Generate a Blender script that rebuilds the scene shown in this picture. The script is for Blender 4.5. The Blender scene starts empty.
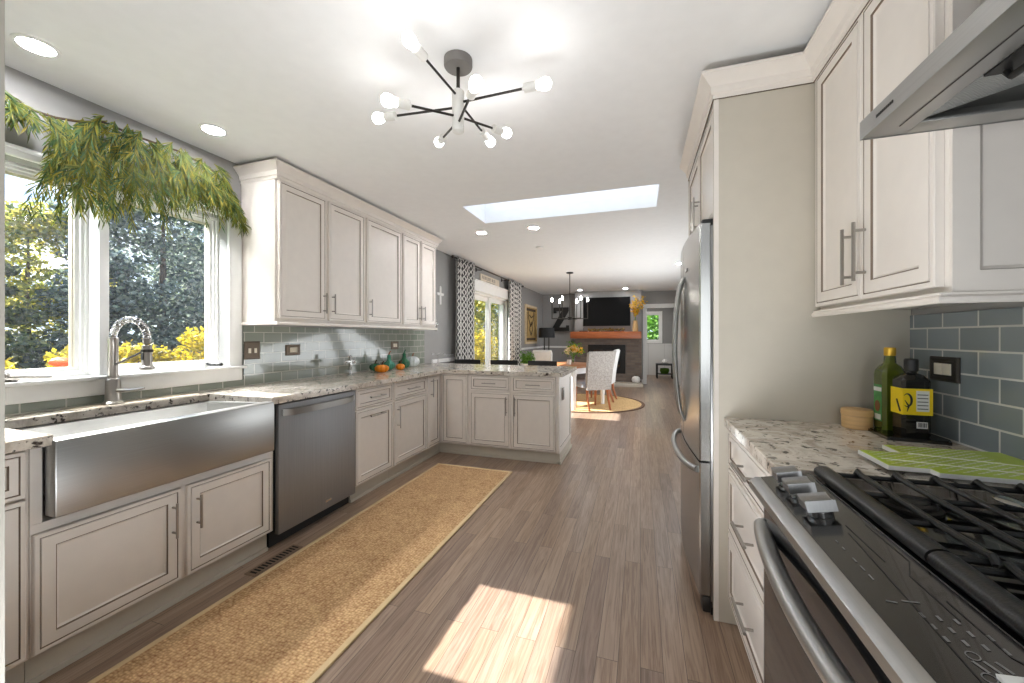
import bpy, bmesh, math, random
from mathutils import Vector, Matrix
random.seed(7)
S = bpy.context.scene
C = S.collection
PI = math.pi
# ------------------------------------------------------------------ camera, sky, sun, exposure
cd = bpy.data.cameras.new('camera'); cam = bpy.data.objects.new('camera', cd); C.objects.link(cam)
cd.sensor_width = 36; cd.lens = 390/1024*36; cd.shift_y = -(341.5-336.6)/1024
cd.clip_start = .02; cd.clip_end = 300
cam.location = (0, 0, 1.27); cam.rotation_euler = (PI/2, 0, .3182)
S.camera = cam
S.view_settings.view_transform = 'Standard'; S.view_settings.look = 'None'
S.view_settings.gamma = 1; S.view_settings.use_curve_mapping = False
S.view_settings.exposure = EXPO = 0.58
S.cycles.use_denoising = True
S.cycles.max_bounces = 10; S.cycles.diffuse_bounces = 6; S.cycles.glossy_bounces = 5
S.cycles.transparent_max_bounces = 16; S.cycles.sample_clamp_indirect = 6.0
S.cycles.caustics_reflective = False; S.cycles.caustics_refractive = False
W = bpy.data.worlds.new('sky'); S.world = W; W.use_nodes = True
nt = W.node_tree; nt.nodes.clear()
def wn(t, **k):
    n = nt.nodes.new(t)
    for a, b in k.items(): setattr(n, a, b)
    return n
tc = wn('ShaderNodeTexCoord'); sx = wn('ShaderNodeSeparateXYZ'); nt.links.new(tc.outputs['Generated'], sx.inputs[0])
gr = wn('ShaderNodeValToRGB'); e = gr.color_ramp.elements
e[0].position = 0; e[0].color = (.62, .78, .95, 1); e[1].position = .55; e[1].color = (.16, .38, .85, 1)
nt.links.new(sx.outputs[2], gr.inputs[0])
nz = wn('ShaderNodeTexNoise'); nz.inputs['Scale'].default_value = 3.2; nz.inputs['Detail'].default_value = 7; nz.inputs['Roughness'].default_value = .55
mp = wn('ShaderNodeMapping'); mp.inputs['Scale'].default_value = (1, 1, 2.2); mp.inputs['Location'].default_value = (.35, .2, .1)
nt.links.new(tc.outputs['Generated'], mp.inputs[0]); nt.links.new(mp.outputs[0], nz.inputs[0])
cr = wn('ShaderNodeValToRGB'); e = cr.color_ramp.elements; e[0].position = .47; e[0].color = (0, 0, 0, 1); e[1].position = .6; e[1].color = (1, 1, 1, 1)
nt.links.new(nz.outputs[0], cr.inputs[0])
mx = wn('ShaderNodeMix', data_type='RGBA'); nt.links.new(cr.outputs[0], mx.inputs['Factor'])
nt.links.new(gr.outputs[0], mx.inputs['A']); mx.inputs['B'].default_value = (1, 1, 1, 1)
bg = wn('ShaderNodeBackground'); bg.inputs['Strength'].default_value = 1.6
nt.links.new(mx.outputs['Result'], bg.inputs[0]); wo = wn('ShaderNodeOutputWorld'); nt.links.new(bg.outputs[0], wo.inputs[0])
sd = bpy.data.lights.new('sun', 'SUN'); sd.energy = 15; sd.angle = .009; sd.color = (1, .98, .95)
sun = bpy.data.objects.new('sun', sd); C.objects.link(sun)
sun.rotation_euler = Vector((1, -.02, -.731)).to_track_quat('-Z', 'Y').to_euler()
def area(name, loc, aim, sx_, sy_, w, col):
    l = bpy.data.lights.new(name, 'AREA'); l.shape = 'RECTANGLE'; l.size = sx_; l.size_y = sy_; l.energy = w; l.color = col
    o = bpy.data.objects.new(name, l); C.objects.link(o); o.location = loc
    o.rotation_euler = Vector(aim).to_track_quat('-Z', 'Y').to_euler(); return o
area('upward_fill', (-.5, .25, .3), (0, .1, 1), 1.1, .7, 27, (.93, .97, 1))  # unseen lamp added below the view to brighten the ceiling
area('kitchen_fill', (.96, -1.7, 1.3), (-1, .55, .05), 1.8, 1.8, 34, (.93, .97, 1))  # added fill behind the camera, lifts the left cabinets and window trim
area('eave_fill', (-3.08, 1.3, 2.37), (1, 0, -.55), 1.4, .22, 125, (.95, .98, 1))  # added lamp hidden under the eave, boosts the light entering by the window
area('range_fill', (-1.0, -.55, .6), (1, .95, 0), .9, .8, 13, (.93, .97, 1))  # unseen fill added behind the camera for the range side fronts
area('dining_fill', (.90, 5.6, .95), (-1, -.1, .55), 2.2, 1.2, 36, (.93, .97, 1))  # added fill, out of view past the refrigerator, for the dining end
area('hall_fill', (.2, 12.3, 2.44), (0, 0, -1), .3, .3, 14, (1, .98, .95))  # no fitting here: lamp added to brighten the hall
area('living_fill', (.90, 8.0, .95), (-1, .2, .45), 2.2, 1.2, 34, (.93, .97, 1))  # unseen fill lamp added for the living room
BULB = 14.0      # radiance of the lamp bulbs
CAN = 190.0       # radiance of the recessed lights
# ------------------------------------------------------------------ materials
M = {}
def node_mat(name):
    m = bpy.data.materials.new(name); m.use_nodes = True
    b = m.node_tree.nodes['Principled BSDF']; M[name] = m
    return m, m.node_tree, b
def lin(c):
    return tuple(((x/255)/12.92 if x/255 <= .04045 else ((x/255+.055)/1.055)**2.4) for x in c)+(1,)
def N(t, ty, **k):
    n = t.nodes.new(ty)
    for a, b in k.items():
        if a in n.inputs: n.inputs[a].default_value = b
        else: setattr(n, a, b)
    return n
def mat(name, col, rough=.5, metal=0, var=.06, scale=14, bump=0, bscale=200, stretch=None, coat=0, trans=0, emit=None, spec=.5, sheen=0):
    m, t, b = node_mat(name)
    c = lin(col)
    b.inputs['Roughness'].default_value = rough; b.inputs['Metallic'].default_value = metal
    b.inputs['Specular IOR Level'].default_value = spec
    b.inputs['Coat Weight'].default_value = coat; b.inputs['Transmission Weight'].default_value = trans
    b.inputs['Sheen Weight'].default_value = sheen
    tc = N(t, 'ShaderNodeTexCoord'); mp = N(t, 'ShaderNodeMapping'); t.links.new(tc.outputs['Object'], mp.inputs[0])
    if stretch: mp.inputs['Scale'].default_value = stretch
    nz = N(t, 'ShaderNodeTexNoise', Scale=scale, Detail=4.0); t.links.new(mp.outputs[0], nz.inputs[0])
    r = N(t, 'ShaderNodeValToRGB'); e = r.color_ramp.elements
    e[0].position = .3; e[1].position = .7
    e[0].color = tuple(x*(1-var) for x in c[:3])+(1,); e[1].color = tuple(min(1, x*(1+var)) for x in c[:3])+(1,)
    t.links.new(nz.outputs[0], r.inputs[0]); t.links.new(r.outputs[0], b.inputs['Base Color'])
    if bump:
        n2 = N(t, 'ShaderNodeTexNoise', Scale=bscale, Detail=3.0); t.links.new(mp.outputs[0], n2.inputs[0])
        bp = N(t, 'ShaderNodeBump', Strength=bump, Distance=.004); t.links.new(n2.outputs[0], bp.inputs['Height']); t.links.new(bp.outputs[0], b.inputs['Normal'])
    if emit:
        b.inputs['Emission Color'].default_value = lin(emit[0]); b.inputs['Emission Strength'].default_value = emit[1]
    return m
mat('cream', (226, 219, 211), .38, var=.02)
mat('taupe', (196, 189, 175), .45, var=.02)
mat('glaze', (120, 104, 88), .6, var=.1)
mat('white_paint', (238, 238, 236), .4, var=.015)
mat('ceiling_paint', (238, 238, 237), .7, var=.015, bump=.05, bscale=90)
mat('grey_paint', (150, 149, 147), .6, var=.02)
mat('casing_beige', (172, 167, 157), .5, var=.02)
mat('steel', (170, 170, 168), .36, 1, var=.05, scale=3, stretch=(1, 1, 160))
mat('steel_v', (176, 176, 174), .27, 1, var=.05, scale=3, stretch=(120, 120, 1))
mat('steel_dark', (150, 150, 150), .3, 1, var=.06, scale=3, stretch=(90, 90, 1))
mat('filter_steel', (206, 206, 204), .55, 1, var=.04)
mat('canopy_grey', (118, 114, 110), .5, var=.05)
mat('slate_steel', (158, 159, 161), .56, 1, var=.06, scale=3, stretch=(60, 120, 1))
mat('sink_steel', (214, 214, 212), .3, 1, var=.04, scale=3, stretch=(60, 1, 60))
mat('nickel', (168, 163, 156), .3, 1, var=.04)
mat('chrome', (205, 205, 205), .12, 1, var=.02)
mat('bronze', (104, 92, 80), .42, .8, var=.1)
mat('black_gloss', (14, 14, 15), .08, 0, var=.1, coat=.5)
mat('black_glass', (12, 12, 13), .16, 0, var=.1, coat=.3)
mat('black_iron', (26, 26, 26), .3, .3, var=.1, bump=.15, bscale=320)
mat('black_plastic', (22, 22, 22), .45, var=.1)
mat('dark_metal', (66, 63, 60), .4, .8, var=.1)
mat('ivory', (228, 220, 204), .4, var=.02)
mat('socket_white', (222, 220, 214), .4, var=.02)
mat('bulb_glow', (255, 255, 255), .3, emit=((252, 250, 250), BULB))
mat('small_glow', (255, 255, 255), .3, emit=((255, 248, 238), 25.0))
mat('lens_glow', (255, 255, 255), .4, emit=((250, 250, 252), CAN))
mat('stem_brown', (74, 58, 40), .8, var=.2)
mat('wood_light', (205, 168, 116), .5, var=.12, scale=6, stretch=(1, 1, 14))
mat('wood_orange', (176, 98, 52), .42, var=.22, scale=5, stretch=(1, 12, 12))
mat('wood_leg', (158, 92, 50), .42, var=.2, scale=5, stretch=(12, 12, 1))
mat('wood_top', (176, 118, 74), .4, var=.2, scale=5, stretch=(1, 10, 10))
mat('fabric_grey', (168, 162, 156), .9, var=.28, scale=45, bump=.2, bscale=400, sheen=.2)
mat('fabric_white', (236, 235, 233), .9, var=.04, bump=.15, bscale=200)
mat('fabric_pale', (196, 194, 192), .9, var=.1, bump=.15, bscale=200)
mat('fabric_blue', (150, 158, 172), .9, var=.12, bump=.15, bscale=200)
mat('shade_black', (44, 46, 48), .8, var=.1)
mat('orange_squash', (232, 138, 20), .4, var=.12, scale=30)
mat('orange_red', (236, 84, 34), .4, var=.06)
mat('green_glass', (24, 96, 62), .12, var=.3, scale=20, coat=.4)
mat('teal_glass', (64, 150, 122), .12, var=.25, scale=20, coat=.4)
mat('pale_glaze', (222, 228, 230), .2, var=.12, scale=25, coat=.3)
mat('rust', (150, 86, 56), .6, var=.1)
mat('oil_bottle', (80, 90, 26), .07, var=.2, coat=.5)
mat('dark_bottle', (20, 19, 16), .07, var=.2, coat=.5)
mat('gold_cap', (214, 172, 60), .3, .6, var=.08)
mat('label_yellow', (236, 206, 16), .5, var=.04)
mat('label_white', (222, 222, 220), .5, var=.04)
mat('label_green', (70, 140, 76), .5, var=.2, scale=60)
mat('label_brown', (120, 70, 34), .5, var=.2)
mat('ink', (18, 18, 20), .5, var=.1)
mat('ink_white', (226, 226, 226), .5, var=.02)
mat('ink_mark', (118, 118, 118), .4, var=.02)
mat('ink_grey', (74, 74, 74), .3, var=.1)
mat('lime_board', (172, 196, 30), .3, var=.1, scale=20, coat=.3)
mat('tv_black', (6, 6, 7), .3, var=.05, spec=.15)
mat('silver_leaf', (196, 196, 194), .25, .9, var=.12, scale=40)
mat('frame_pale', (214, 196, 164), .5, var=.1)
mat('art_tan', (176, 148, 92), .7, var=.2, scale=18)
mat('art_dark', (70, 52, 36), .7, var=.2)
mat('sign_cream', (222, 210, 192), .6, var=.06)
mat('lawn', (92, 112, 48), .9, var=.3, scale=3)
mat('bark', (84, 70, 56), .9, var=.2)
mat('pot_white', (232, 230, 226), .4, var=.04)
mat('silicone', (188, 176, 158), .6, var=.05)
mat('vent_brown', (128, 106, 88), .5, .3, var=.1)
mat('vent_hole', (18, 16, 14), .8, var=.1)
mat('soffit', (225, 225, 222), .6, var=.02)
def leaf_mat(name, cols, rough=.6):
    m, t, b = node_mat(name)
    g = N(t, 'ShaderNodeNewGeometry'); r = N(t, 'ShaderNodeValToRGB'); el = r.color_ramp.elements
    while len(el) < len(cols): el.new(.5)
    for i, c in enumerate(cols):
        el[i].position = i/(len(cols)-1); el[i].color = lin(c)
    t.links.new(g.outputs['Random Per Island'], r.inputs[0]); t.links.new(r.outputs[0], b.inputs['Base Color'])
    b.inputs['Roughness'].default_value = rough
    tr = N(t, 'ShaderNodeBsdfTranslucent'); t.links.new(r.outputs[0], tr.inputs[0])
    ms = N(t, 'ShaderNodeMixShader'); ms.inputs[0].default_value = .5
    t.links.new(b.outputs[0], ms.inputs[1]); t.links.new(tr.outputs[0], ms.inputs[2])
    t.links.new(ms.outputs[0], t.nodes['Material Output'].inputs[0])
leaf_mat('cedar', [(84, 104, 40), (130, 134, 44), (40, 62, 28), (164, 150, 44), (80, 114, 68), (52, 78, 36)])
leaf_mat('tree_gold', [(124, 140, 64), (180, 176, 80), (84, 104, 60), (226, 206, 96), (140, 150, 80)])
leaf_mat('tree_dark', [(66, 84, 84), (90, 108, 96), (50, 68, 74), (128, 142, 116), (160, 170, 158), (66, 84, 90)])
leaf_mat('tree_spruce', [(76, 96, 72), (116, 126, 78), (58, 76, 66), (150, 150, 96)])
leaf_mat('shrub_yellow', [(212, 188, 44), (180, 160, 44), (140, 136, 52), (236, 206, 60)])
leaf_mat('fern', [(92, 140, 44), (120, 166, 60), (66, 110, 38)])
leaf_mat('petal_gold', [(236, 196, 40), (222, 160, 30), (240, 214, 96)])
leaf_mat('petal_white', [(240, 236, 214), (236, 224, 150), (244, 242, 236)])
leaf_mat('gourd_leaf', [(170, 130, 60), (110, 96, 50), (200, 170, 96)])
# glass
def glass_mat(name, haze):
    m, t, b = node_mat(name); t.nodes.remove(b)
    tr = N(t, 'ShaderNodeBsdfTransparent'); gl = N(t, 'ShaderNodeBsdfGlossy', Roughness=.0)
    lw = N(t, 'ShaderNodeLayerWeight', Blend=.5); pw = N(t, 'ShaderNodeMath', operation='POWER'); t.links.new(lw.outputs['Facing'], pw.inputs[0]); pw.inputs[1].default_value = 5.0
    fr = N(t, 'ShaderNodeMath', operation='MULTIPLY_ADD'); t.links.new(pw.outputs[0], fr.inputs[0]); fr.inputs[1].default_value = .5; fr.inputs[2].default_value = .02; m1 = N(t, 'ShaderNodeMixShader')
    t.links.new(fr.outputs[0], m1.inputs[0]); t.links.new(tr.outputs[0], m1.inputs[1]); t.links.new(gl.outputs[0], m1.inputs[2])
    df = N(t, 'ShaderNodeBsdfTranslucent'); df.inputs[0].default_value = (.85, .9, 1, 1)
    nz = N(t, 'ShaderNodeTexNoise', Scale=70.0, Detail=6.0); tc = N(t, 'ShaderNodeTexCoord'); t.links.new(tc.outputs['Object'], nz.inputs[0])
    mr = N(t, 'ShaderNodeMapRange'); mr.inputs[1].default_value = .42; mr.inputs[2].default_value = .75; mr.inputs[3].default_value = haze*.4; mr.inputs[4].default_value = haze*3
    t.links.new(nz.outputs[0], mr.inputs[0])
    m2 = N(t, 'ShaderNodeMixShader'); t.links.new(mr.outputs[0], m2.inputs[0])
    t.links.new(m1.outputs[0], m2.inputs[1]); t.links.new(df.outputs[0], m2.inputs[2]); t.links.new(m2.outputs[0], t.nodes['Material Output'].inputs[0])
glass_mat('pane_glass', .0035); glass_mat('clear_glass', .01); glass_mat('dish_glass', .09)
m, t, b = node_mat('frosted'); t.nodes.remove(b)
tr = N(t, 'ShaderNodeBsdfTranslucent'); tr.inputs[0].default_value = (.55, .58, .61, 1)
nz = N(t, 'ShaderNodeTexNoise', Scale=3.0); gl = N(t, 'ShaderNodeBsdfTransparent'); ms = N(t, 'ShaderNodeMixShader')
mr = N(t, 'ShaderNodeMapRange'); mr.inputs[3].default_value = .12; mr.inputs[4].default_value = .2; t.links.new(nz.outputs[0], mr.inputs[0]); t.links.new(mr.outputs[0], ms.inputs[0])
t.links.new(tr.outputs[0], ms.inputs[1]); t.links.new(gl.outputs[0], ms.inputs[2]); t.links.new(ms.outputs[0], t.nodes['Material Output'].inputs[0])
# granite
def granite(name, base, dark, mid, scale=1.0):
    m, t, b = node_mat(name)
    tc = N(t, 'ShaderNodeTexCoord'); mp = N(t, 'ShaderNodeMapping'); t.links.new(tc.outputs['Object'], mp.inputs[0])
    n1 = N(t, 'ShaderNodeTexNoise', Scale=9*scale, Detail=8.0, Roughness=.65, Distortion=1.2)
    n2 = N(t, 'ShaderNodeTexNoise', Scale=34*scale, Detail=5.0, Roughness=.6, Distortion=.6)
    n3 = N(t, 'ShaderNodeTexVoronoi', Scale=120*scale)
    for n in (n1, n2, n3): t.links.new(mp.outputs[0], n.inputs[0])
    r1 = N(t, 'ShaderNodeValToRGB'); e = r1.color_ramp.elements; e[0].position = .38; e[0].color = lin(mid); e[1].position = .58; e[1].color = lin(base)
    t.links.new(n1.outputs[0], r1.inputs[0])
    r2 = N(t, 'ShaderNodeValToRGB'); e = r2.color_ramp.elements; e[0].position = .37; e[0].color = (1, 1, 1, 1); e[1].position = .43; e[1].color = (0, 0, 0, 1)
    t.links.new(n2.outputs[0], r2.inputs[0])
    x1 = N(t, 'ShaderNodeMix', data_type='RGBA'); t.links.new(r2.outputs[0], x1.inputs['Factor']); t.links.new(r1.outputs[0], x1.inputs['A']); x1.inputs['B'].default_value = lin(dark)
    r3 = N(t, 'ShaderNodeValToRGB'); e = r3.color_ramp.elements; e[0].position = .0; e[0].color = (.25, .25, .25, 1); e[1].position = .22; e[1].color = (0, 0, 0, 1)
    t.links.new(n3.outputs[0], r3.inputs[0])
    x2 = N(t, 'ShaderNodeMix', data_type='RGBA'); t.links.new(r3.outputs[0], x2.inputs['Factor']); t.links.new(x1.outputs['Result'], x2.inputs['A']); x2.inputs['B'].default_value = lin((104, 88, 74))
    t.links.new(x2.outputs['Result'], b.inputs['Base Color']); b.inputs['Roughness'].default_value = .12
granite('granite', (220, 212, 200), (60, 50, 45), (178, 167, 153))
# oak floor
def planks(name, cols, w, l, along_y=True, rough=.33):
    m, t, b = node_mat(name)
    tc = N(t, 'ShaderNodeTexCoord'); mp = N(t, 'ShaderNodeMapping'); t.links.new(tc.outputs['Object'], mp.inputs[0])
    mp.inputs['Rotation'].default_value = (0, 0, PI/2 if along_y else 0)
    br = N(t, 'ShaderNodeTexBrick'); br.offset = .37; br.offset_frequency = 2; br.squash = 1
    br.inputs['Scale'].default_value = 1; br.inputs['Brick Width'].default_value = l; br.inputs['Row Height'].default_value = w
    br.inputs['Mortar Size'].default_value = .0011; br.inputs['Mortar Smooth'].default_value = .3; br.inputs['Bias'].default_value = 0
    br.inputs['Color1'].default_value = (0, 0, 0, 1); br.inputs['Color2'].default_value = (1, 1, 1, 1); br.inputs['Mortar'].default_value = (.5, .5, .5, 1)
    t.links.new(mp.outputs[0], br.inputs[0])
    r = N(t, 'ShaderNodeValToRGB'); el = r.color_ramp.elements
    while len(el) < len(cols): el.new(.5)
    for i, c in enumerate(cols): el[i].position = i/(len(cols)-1); el[i].color = lin(c)
    t.links.new(br.outputs['Color'], r.inputs[0])
    m2 = N(t, 'ShaderNodeMapping'); m2.inputs['Scale'].default_value = (1.6, 34, 1); t.links.new(mp.outputs[0], m2.inputs[0])
    ad = N(t, 'ShaderNodeVectorMath', operation='ADD'); sc = N(t, 'ShaderNodeVectorMath', operation='SCALE'); sc.inputs['Scale'].default_value = 9
    t.links.new(br.outputs['Color'], sc.inputs[0]); t.links.new(m2.outputs[0], ad.inputs[0]); t.links.new(sc.outputs[0], ad.inputs[1])
    nz = N(t, 'ShaderNodeTexNoise', Scale=1.5, Detail=8.0, Roughness=.62, Distortion=1.6); t.links.new(ad.outputs[0], nz.inputs[0])
    r2 = N(t, 'ShaderNodeValToRGB'); e = r2.color_ramp.elements; e[0].position = .36; e[0].color = (.55, .49, .45, 1); e[1].position = .6; e[1].color = (1, 1, 1, 1)
    t.links.new(nz.outputs[0], r2.inputs[0])
    mu = N(t, 'ShaderNodeMix', data_type='RGBA', blend_type='MULTIPLY'); mu.inputs['Factor'].default_value = .85
    t.links.new(r.outputs[0], mu.inputs['A']); t.links.new(r2.outputs[0], mu.inputs['B'])
    mo = N(t, 'ShaderNodeMix', data_type='RGBA'); t.links.new(br.outputs['Fac'], mo.inputs['Factor']); t.links.new(mu.outputs['Result'], mo.inputs['A']); mo.inputs['B'].default_value = lin((70, 58, 50))
    t.links.new(mo.outputs['Result'], b.inputs['Base Color']); b.inputs['Roughness'].default_value = rough
    bp = N(t, 'ShaderNodeBump', Strength=.12, Distance=.002); t.links.new(nz.outputs[0], bp.inputs['Height']); t.links.new(bp.outputs[0], b.inputs['Normal'])
planks('oak_floor', [(150, 126, 106), (160, 137, 116), (140, 119, 104), (170, 146, 124), (152, 132, 117)], .083, 1.15)
# bricks and tiles: swap tells which object axes run along and up the course
def bricks(name, c1, c2, mortar, bw, rh, ms, axes, rough, bumpd=.0, coat=0, off=(0, 0)):
    m, t, b = node_mat(name)
    tc = N(t, 'ShaderNodeTexCoord'); sp = N(t, 'ShaderNodeSeparateXYZ'); cb = N(t, 'ShaderNodeCombineXYZ')
    t.links.new(tc.outputs['Object'], sp.inputs[0])
    for i, a in enumerate(axes):
        ad = N(t, 'ShaderNodeMath', operation='ADD'); t.links.new(sp.outputs['XYZ'.index(a)], ad.inputs[0]); ad.inputs[1].default_value = off[i]
        t.links.new(ad.outputs[0], cb.inputs[i])
    br = N(t, 'ShaderNodeTexBrick'); br.inputs['Scale'].default_value = 1; br.inputs['Brick Width'].default_value = bw; br.inputs['Row Height'].default_value = rh
    br.inputs['Mortar Size'].default_value = ms; br.inputs['Mortar Smooth'].default_value = .1
    br.inputs['Color1'].default_value = lin(c1); br.inputs['Color2'].default_value = lin(c2); br.inputs['Mortar'].default_value = lin(mortar)
    t.links.new(cb.outputs[0], br.inputs[0]); t.links.new(br.outputs['Color'], b.inputs['Base Color'])
    b.inputs['Roughness'].default_value = rough; b.inputs['Coat Weight'].default_value = coat
    if bumpd:
        bp = N(t, 'ShaderNodeBump', Strength=.6, Distance=bumpd, invert=True); t.links.new(br.outputs['Fac'], bp.inputs['Height']); t.links.new(bp.outputs[0], b.inputs['Normal'])
bricks('glass_tile', (128, 136, 126), (142, 148, 138), (196, 196, 186), .152, .0765, .0032, 'YZ', .12, .002, .4, (0, .0))
bricks('glass_tile_blue', (124, 134, 140), (138, 148, 154), (204, 206, 204), .152, .0765, .0032, 'YZ', .12, .002, .4, (.06, .0))
bricks('grey_brick', (104, 92, 84), (132, 118, 106), (112, 104, 98), .2, .066, .008, 'XZ', .85, .006)
bricks('wainscot', (232, 232, 230), (236, 236, 234), (205, 205, 202), .5, 1.4, .006, 'XZ', .5)
# woven sisal
def weave(name, c1, c2, s, polar=False):
    m, t, b = node_mat(name)
    tc = N(t, 'ShaderNodeTexCoord'); mp = N(t, 'ShaderNodeMapping'); t.links.new(tc.outputs['Object'], mp.inputs[0]); mp.inputs['Scale'].default_value = (1, 1.4, 1)
    vo = N(t, 'ShaderNodeTexVoronoi', Scale=s, Randomness=.55); t.links.new(mp.outputs[0], vo.inputs[0])
    nz = N(t, 'ShaderNodeTexNoise', Scale=s*.12, Detail=4.0); t.links.new(mp.outputs[0], nz.inputs[0])
    n3 = N(t, 'ShaderNodeTexNoise', Scale=s*1.7, Detail=3.0); t.links.new(mp.outputs[0], n3.inputs[0])
    m1 = N(t, 'ShaderNodeMath', operation='MULTIPLY'); t.links.new(vo.outputs['Distance'], m1.inputs[0]); m1.inputs[1].default_value = .62
    m3 = N(t, 'ShaderNodeMath', operation='MULTIPLY_ADD'); t.links.new(n3.outputs[0], m3.inputs[0]); m3.inputs[1].default_value = .5; t.links.new(m1.outputs[0], m3.inputs[2])
    m4 = N(t, 'ShaderNodeMath', operation='MULTIPLY_ADD'); t.links.new(nz.outputs[0], m4.inputs[0]); m4.inputs[1].default_value = .3; t.links.new(m3.outputs[0], m4.inputs[2])
    r = N(t, 'ShaderNodeValToRGB'); e = r.color_ramp.elements; e[0].position = .45; e[0].color = lin(c1); e[1].position = .98; e[1].color = lin(c2)
    t.links.new(m4.outputs[0], r.inputs[0]); t.links.new(r.outputs[0], b.inputs['Base Color']); b.inputs['Roughness'].default_value = .9
    bp = N(t, 'ShaderNodeBump', Strength=.7, Distance=.006, invert=True); t.links.new(vo.outputs['Distance'], bp.inputs['Height']); t.links.new(bp.outputs[0], b.inputs['Normal'])
weave('sisal', (220, 184, 136), (140, 98, 58), 62)
mat('rug_tape', (206, 180, 138), .85, var=.06, bump=.2, bscale=400)
weave('jute', (216, 184, 132), (160, 122, 74), 40)
mat('jute_edge', (92, 66, 48), .85, var=.1)
# trellis curtain (UV)
def trellis():
    m, t, b = node_mat('trellis_cloth')
    uv = N(t, 'ShaderNodeUVMap'); sp = N(t, 'ShaderNodeSeparateXYZ'); t.links.new(uv.outputs[0], sp.inputs[0])
    def mth(op, a, b2=None):
        n = N(t, 'ShaderNodeMath', operation=op)
        for i, x in enumerate((a, b2)):
            if x is None: continue
            if isinstance(x, (int, float)): n.inputs[i].default_value = x
            else: t.links.new(x, n.inputs[i])
        return n.outputs[0]
    u = mth('MULTIPLY', sp.outputs[0], 1/.125); v = mth('MULTIPLY', sp.outputs[1], 2*PI/.2)
    sn = mth('MULTIPLY', mth('SINE', v), .24)
    def band(x, w):   # distance from the nearest integer, thin band
        f = mth('ABSOLUTE', mth('SUBTRACT', mth('FRACT', mth('ADD', x, 100.5)), .5))
        return mth('LESS_THAN', f, w)
    l1 = band(mth('ADD', u, sn), .07); l2 = band(mth('ADD', mth('SUBTRACT', u, sn), 0.0), .07)
    l3 = band(mth('ADD', mth('ADD', u, mth('MULTIPLY', sn, .45)), .5), .05); l4 = band(mth('ADD', mth('SUBTRACT', u, mth('MULTIPLY', sn, .45)), .5), .05)
    k = mth('MAXIMUM', mth('MAXIMUM', l1, l2), mth('MAXIMUM', l3, l4))
    mx = N(t, 'ShaderNodeMix', data_type='RGBA'); t.links.new(k, mx.inputs['Factor']); mx.inputs['B'].default_value = lin((228, 226, 222)); mx.inputs['A'].default_value = lin((74, 73, 74))
    t.links.new(mx.outputs['Result'], b.inputs['Base Color']); b.inputs['Roughness'].default_value = .9
trellis()
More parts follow.
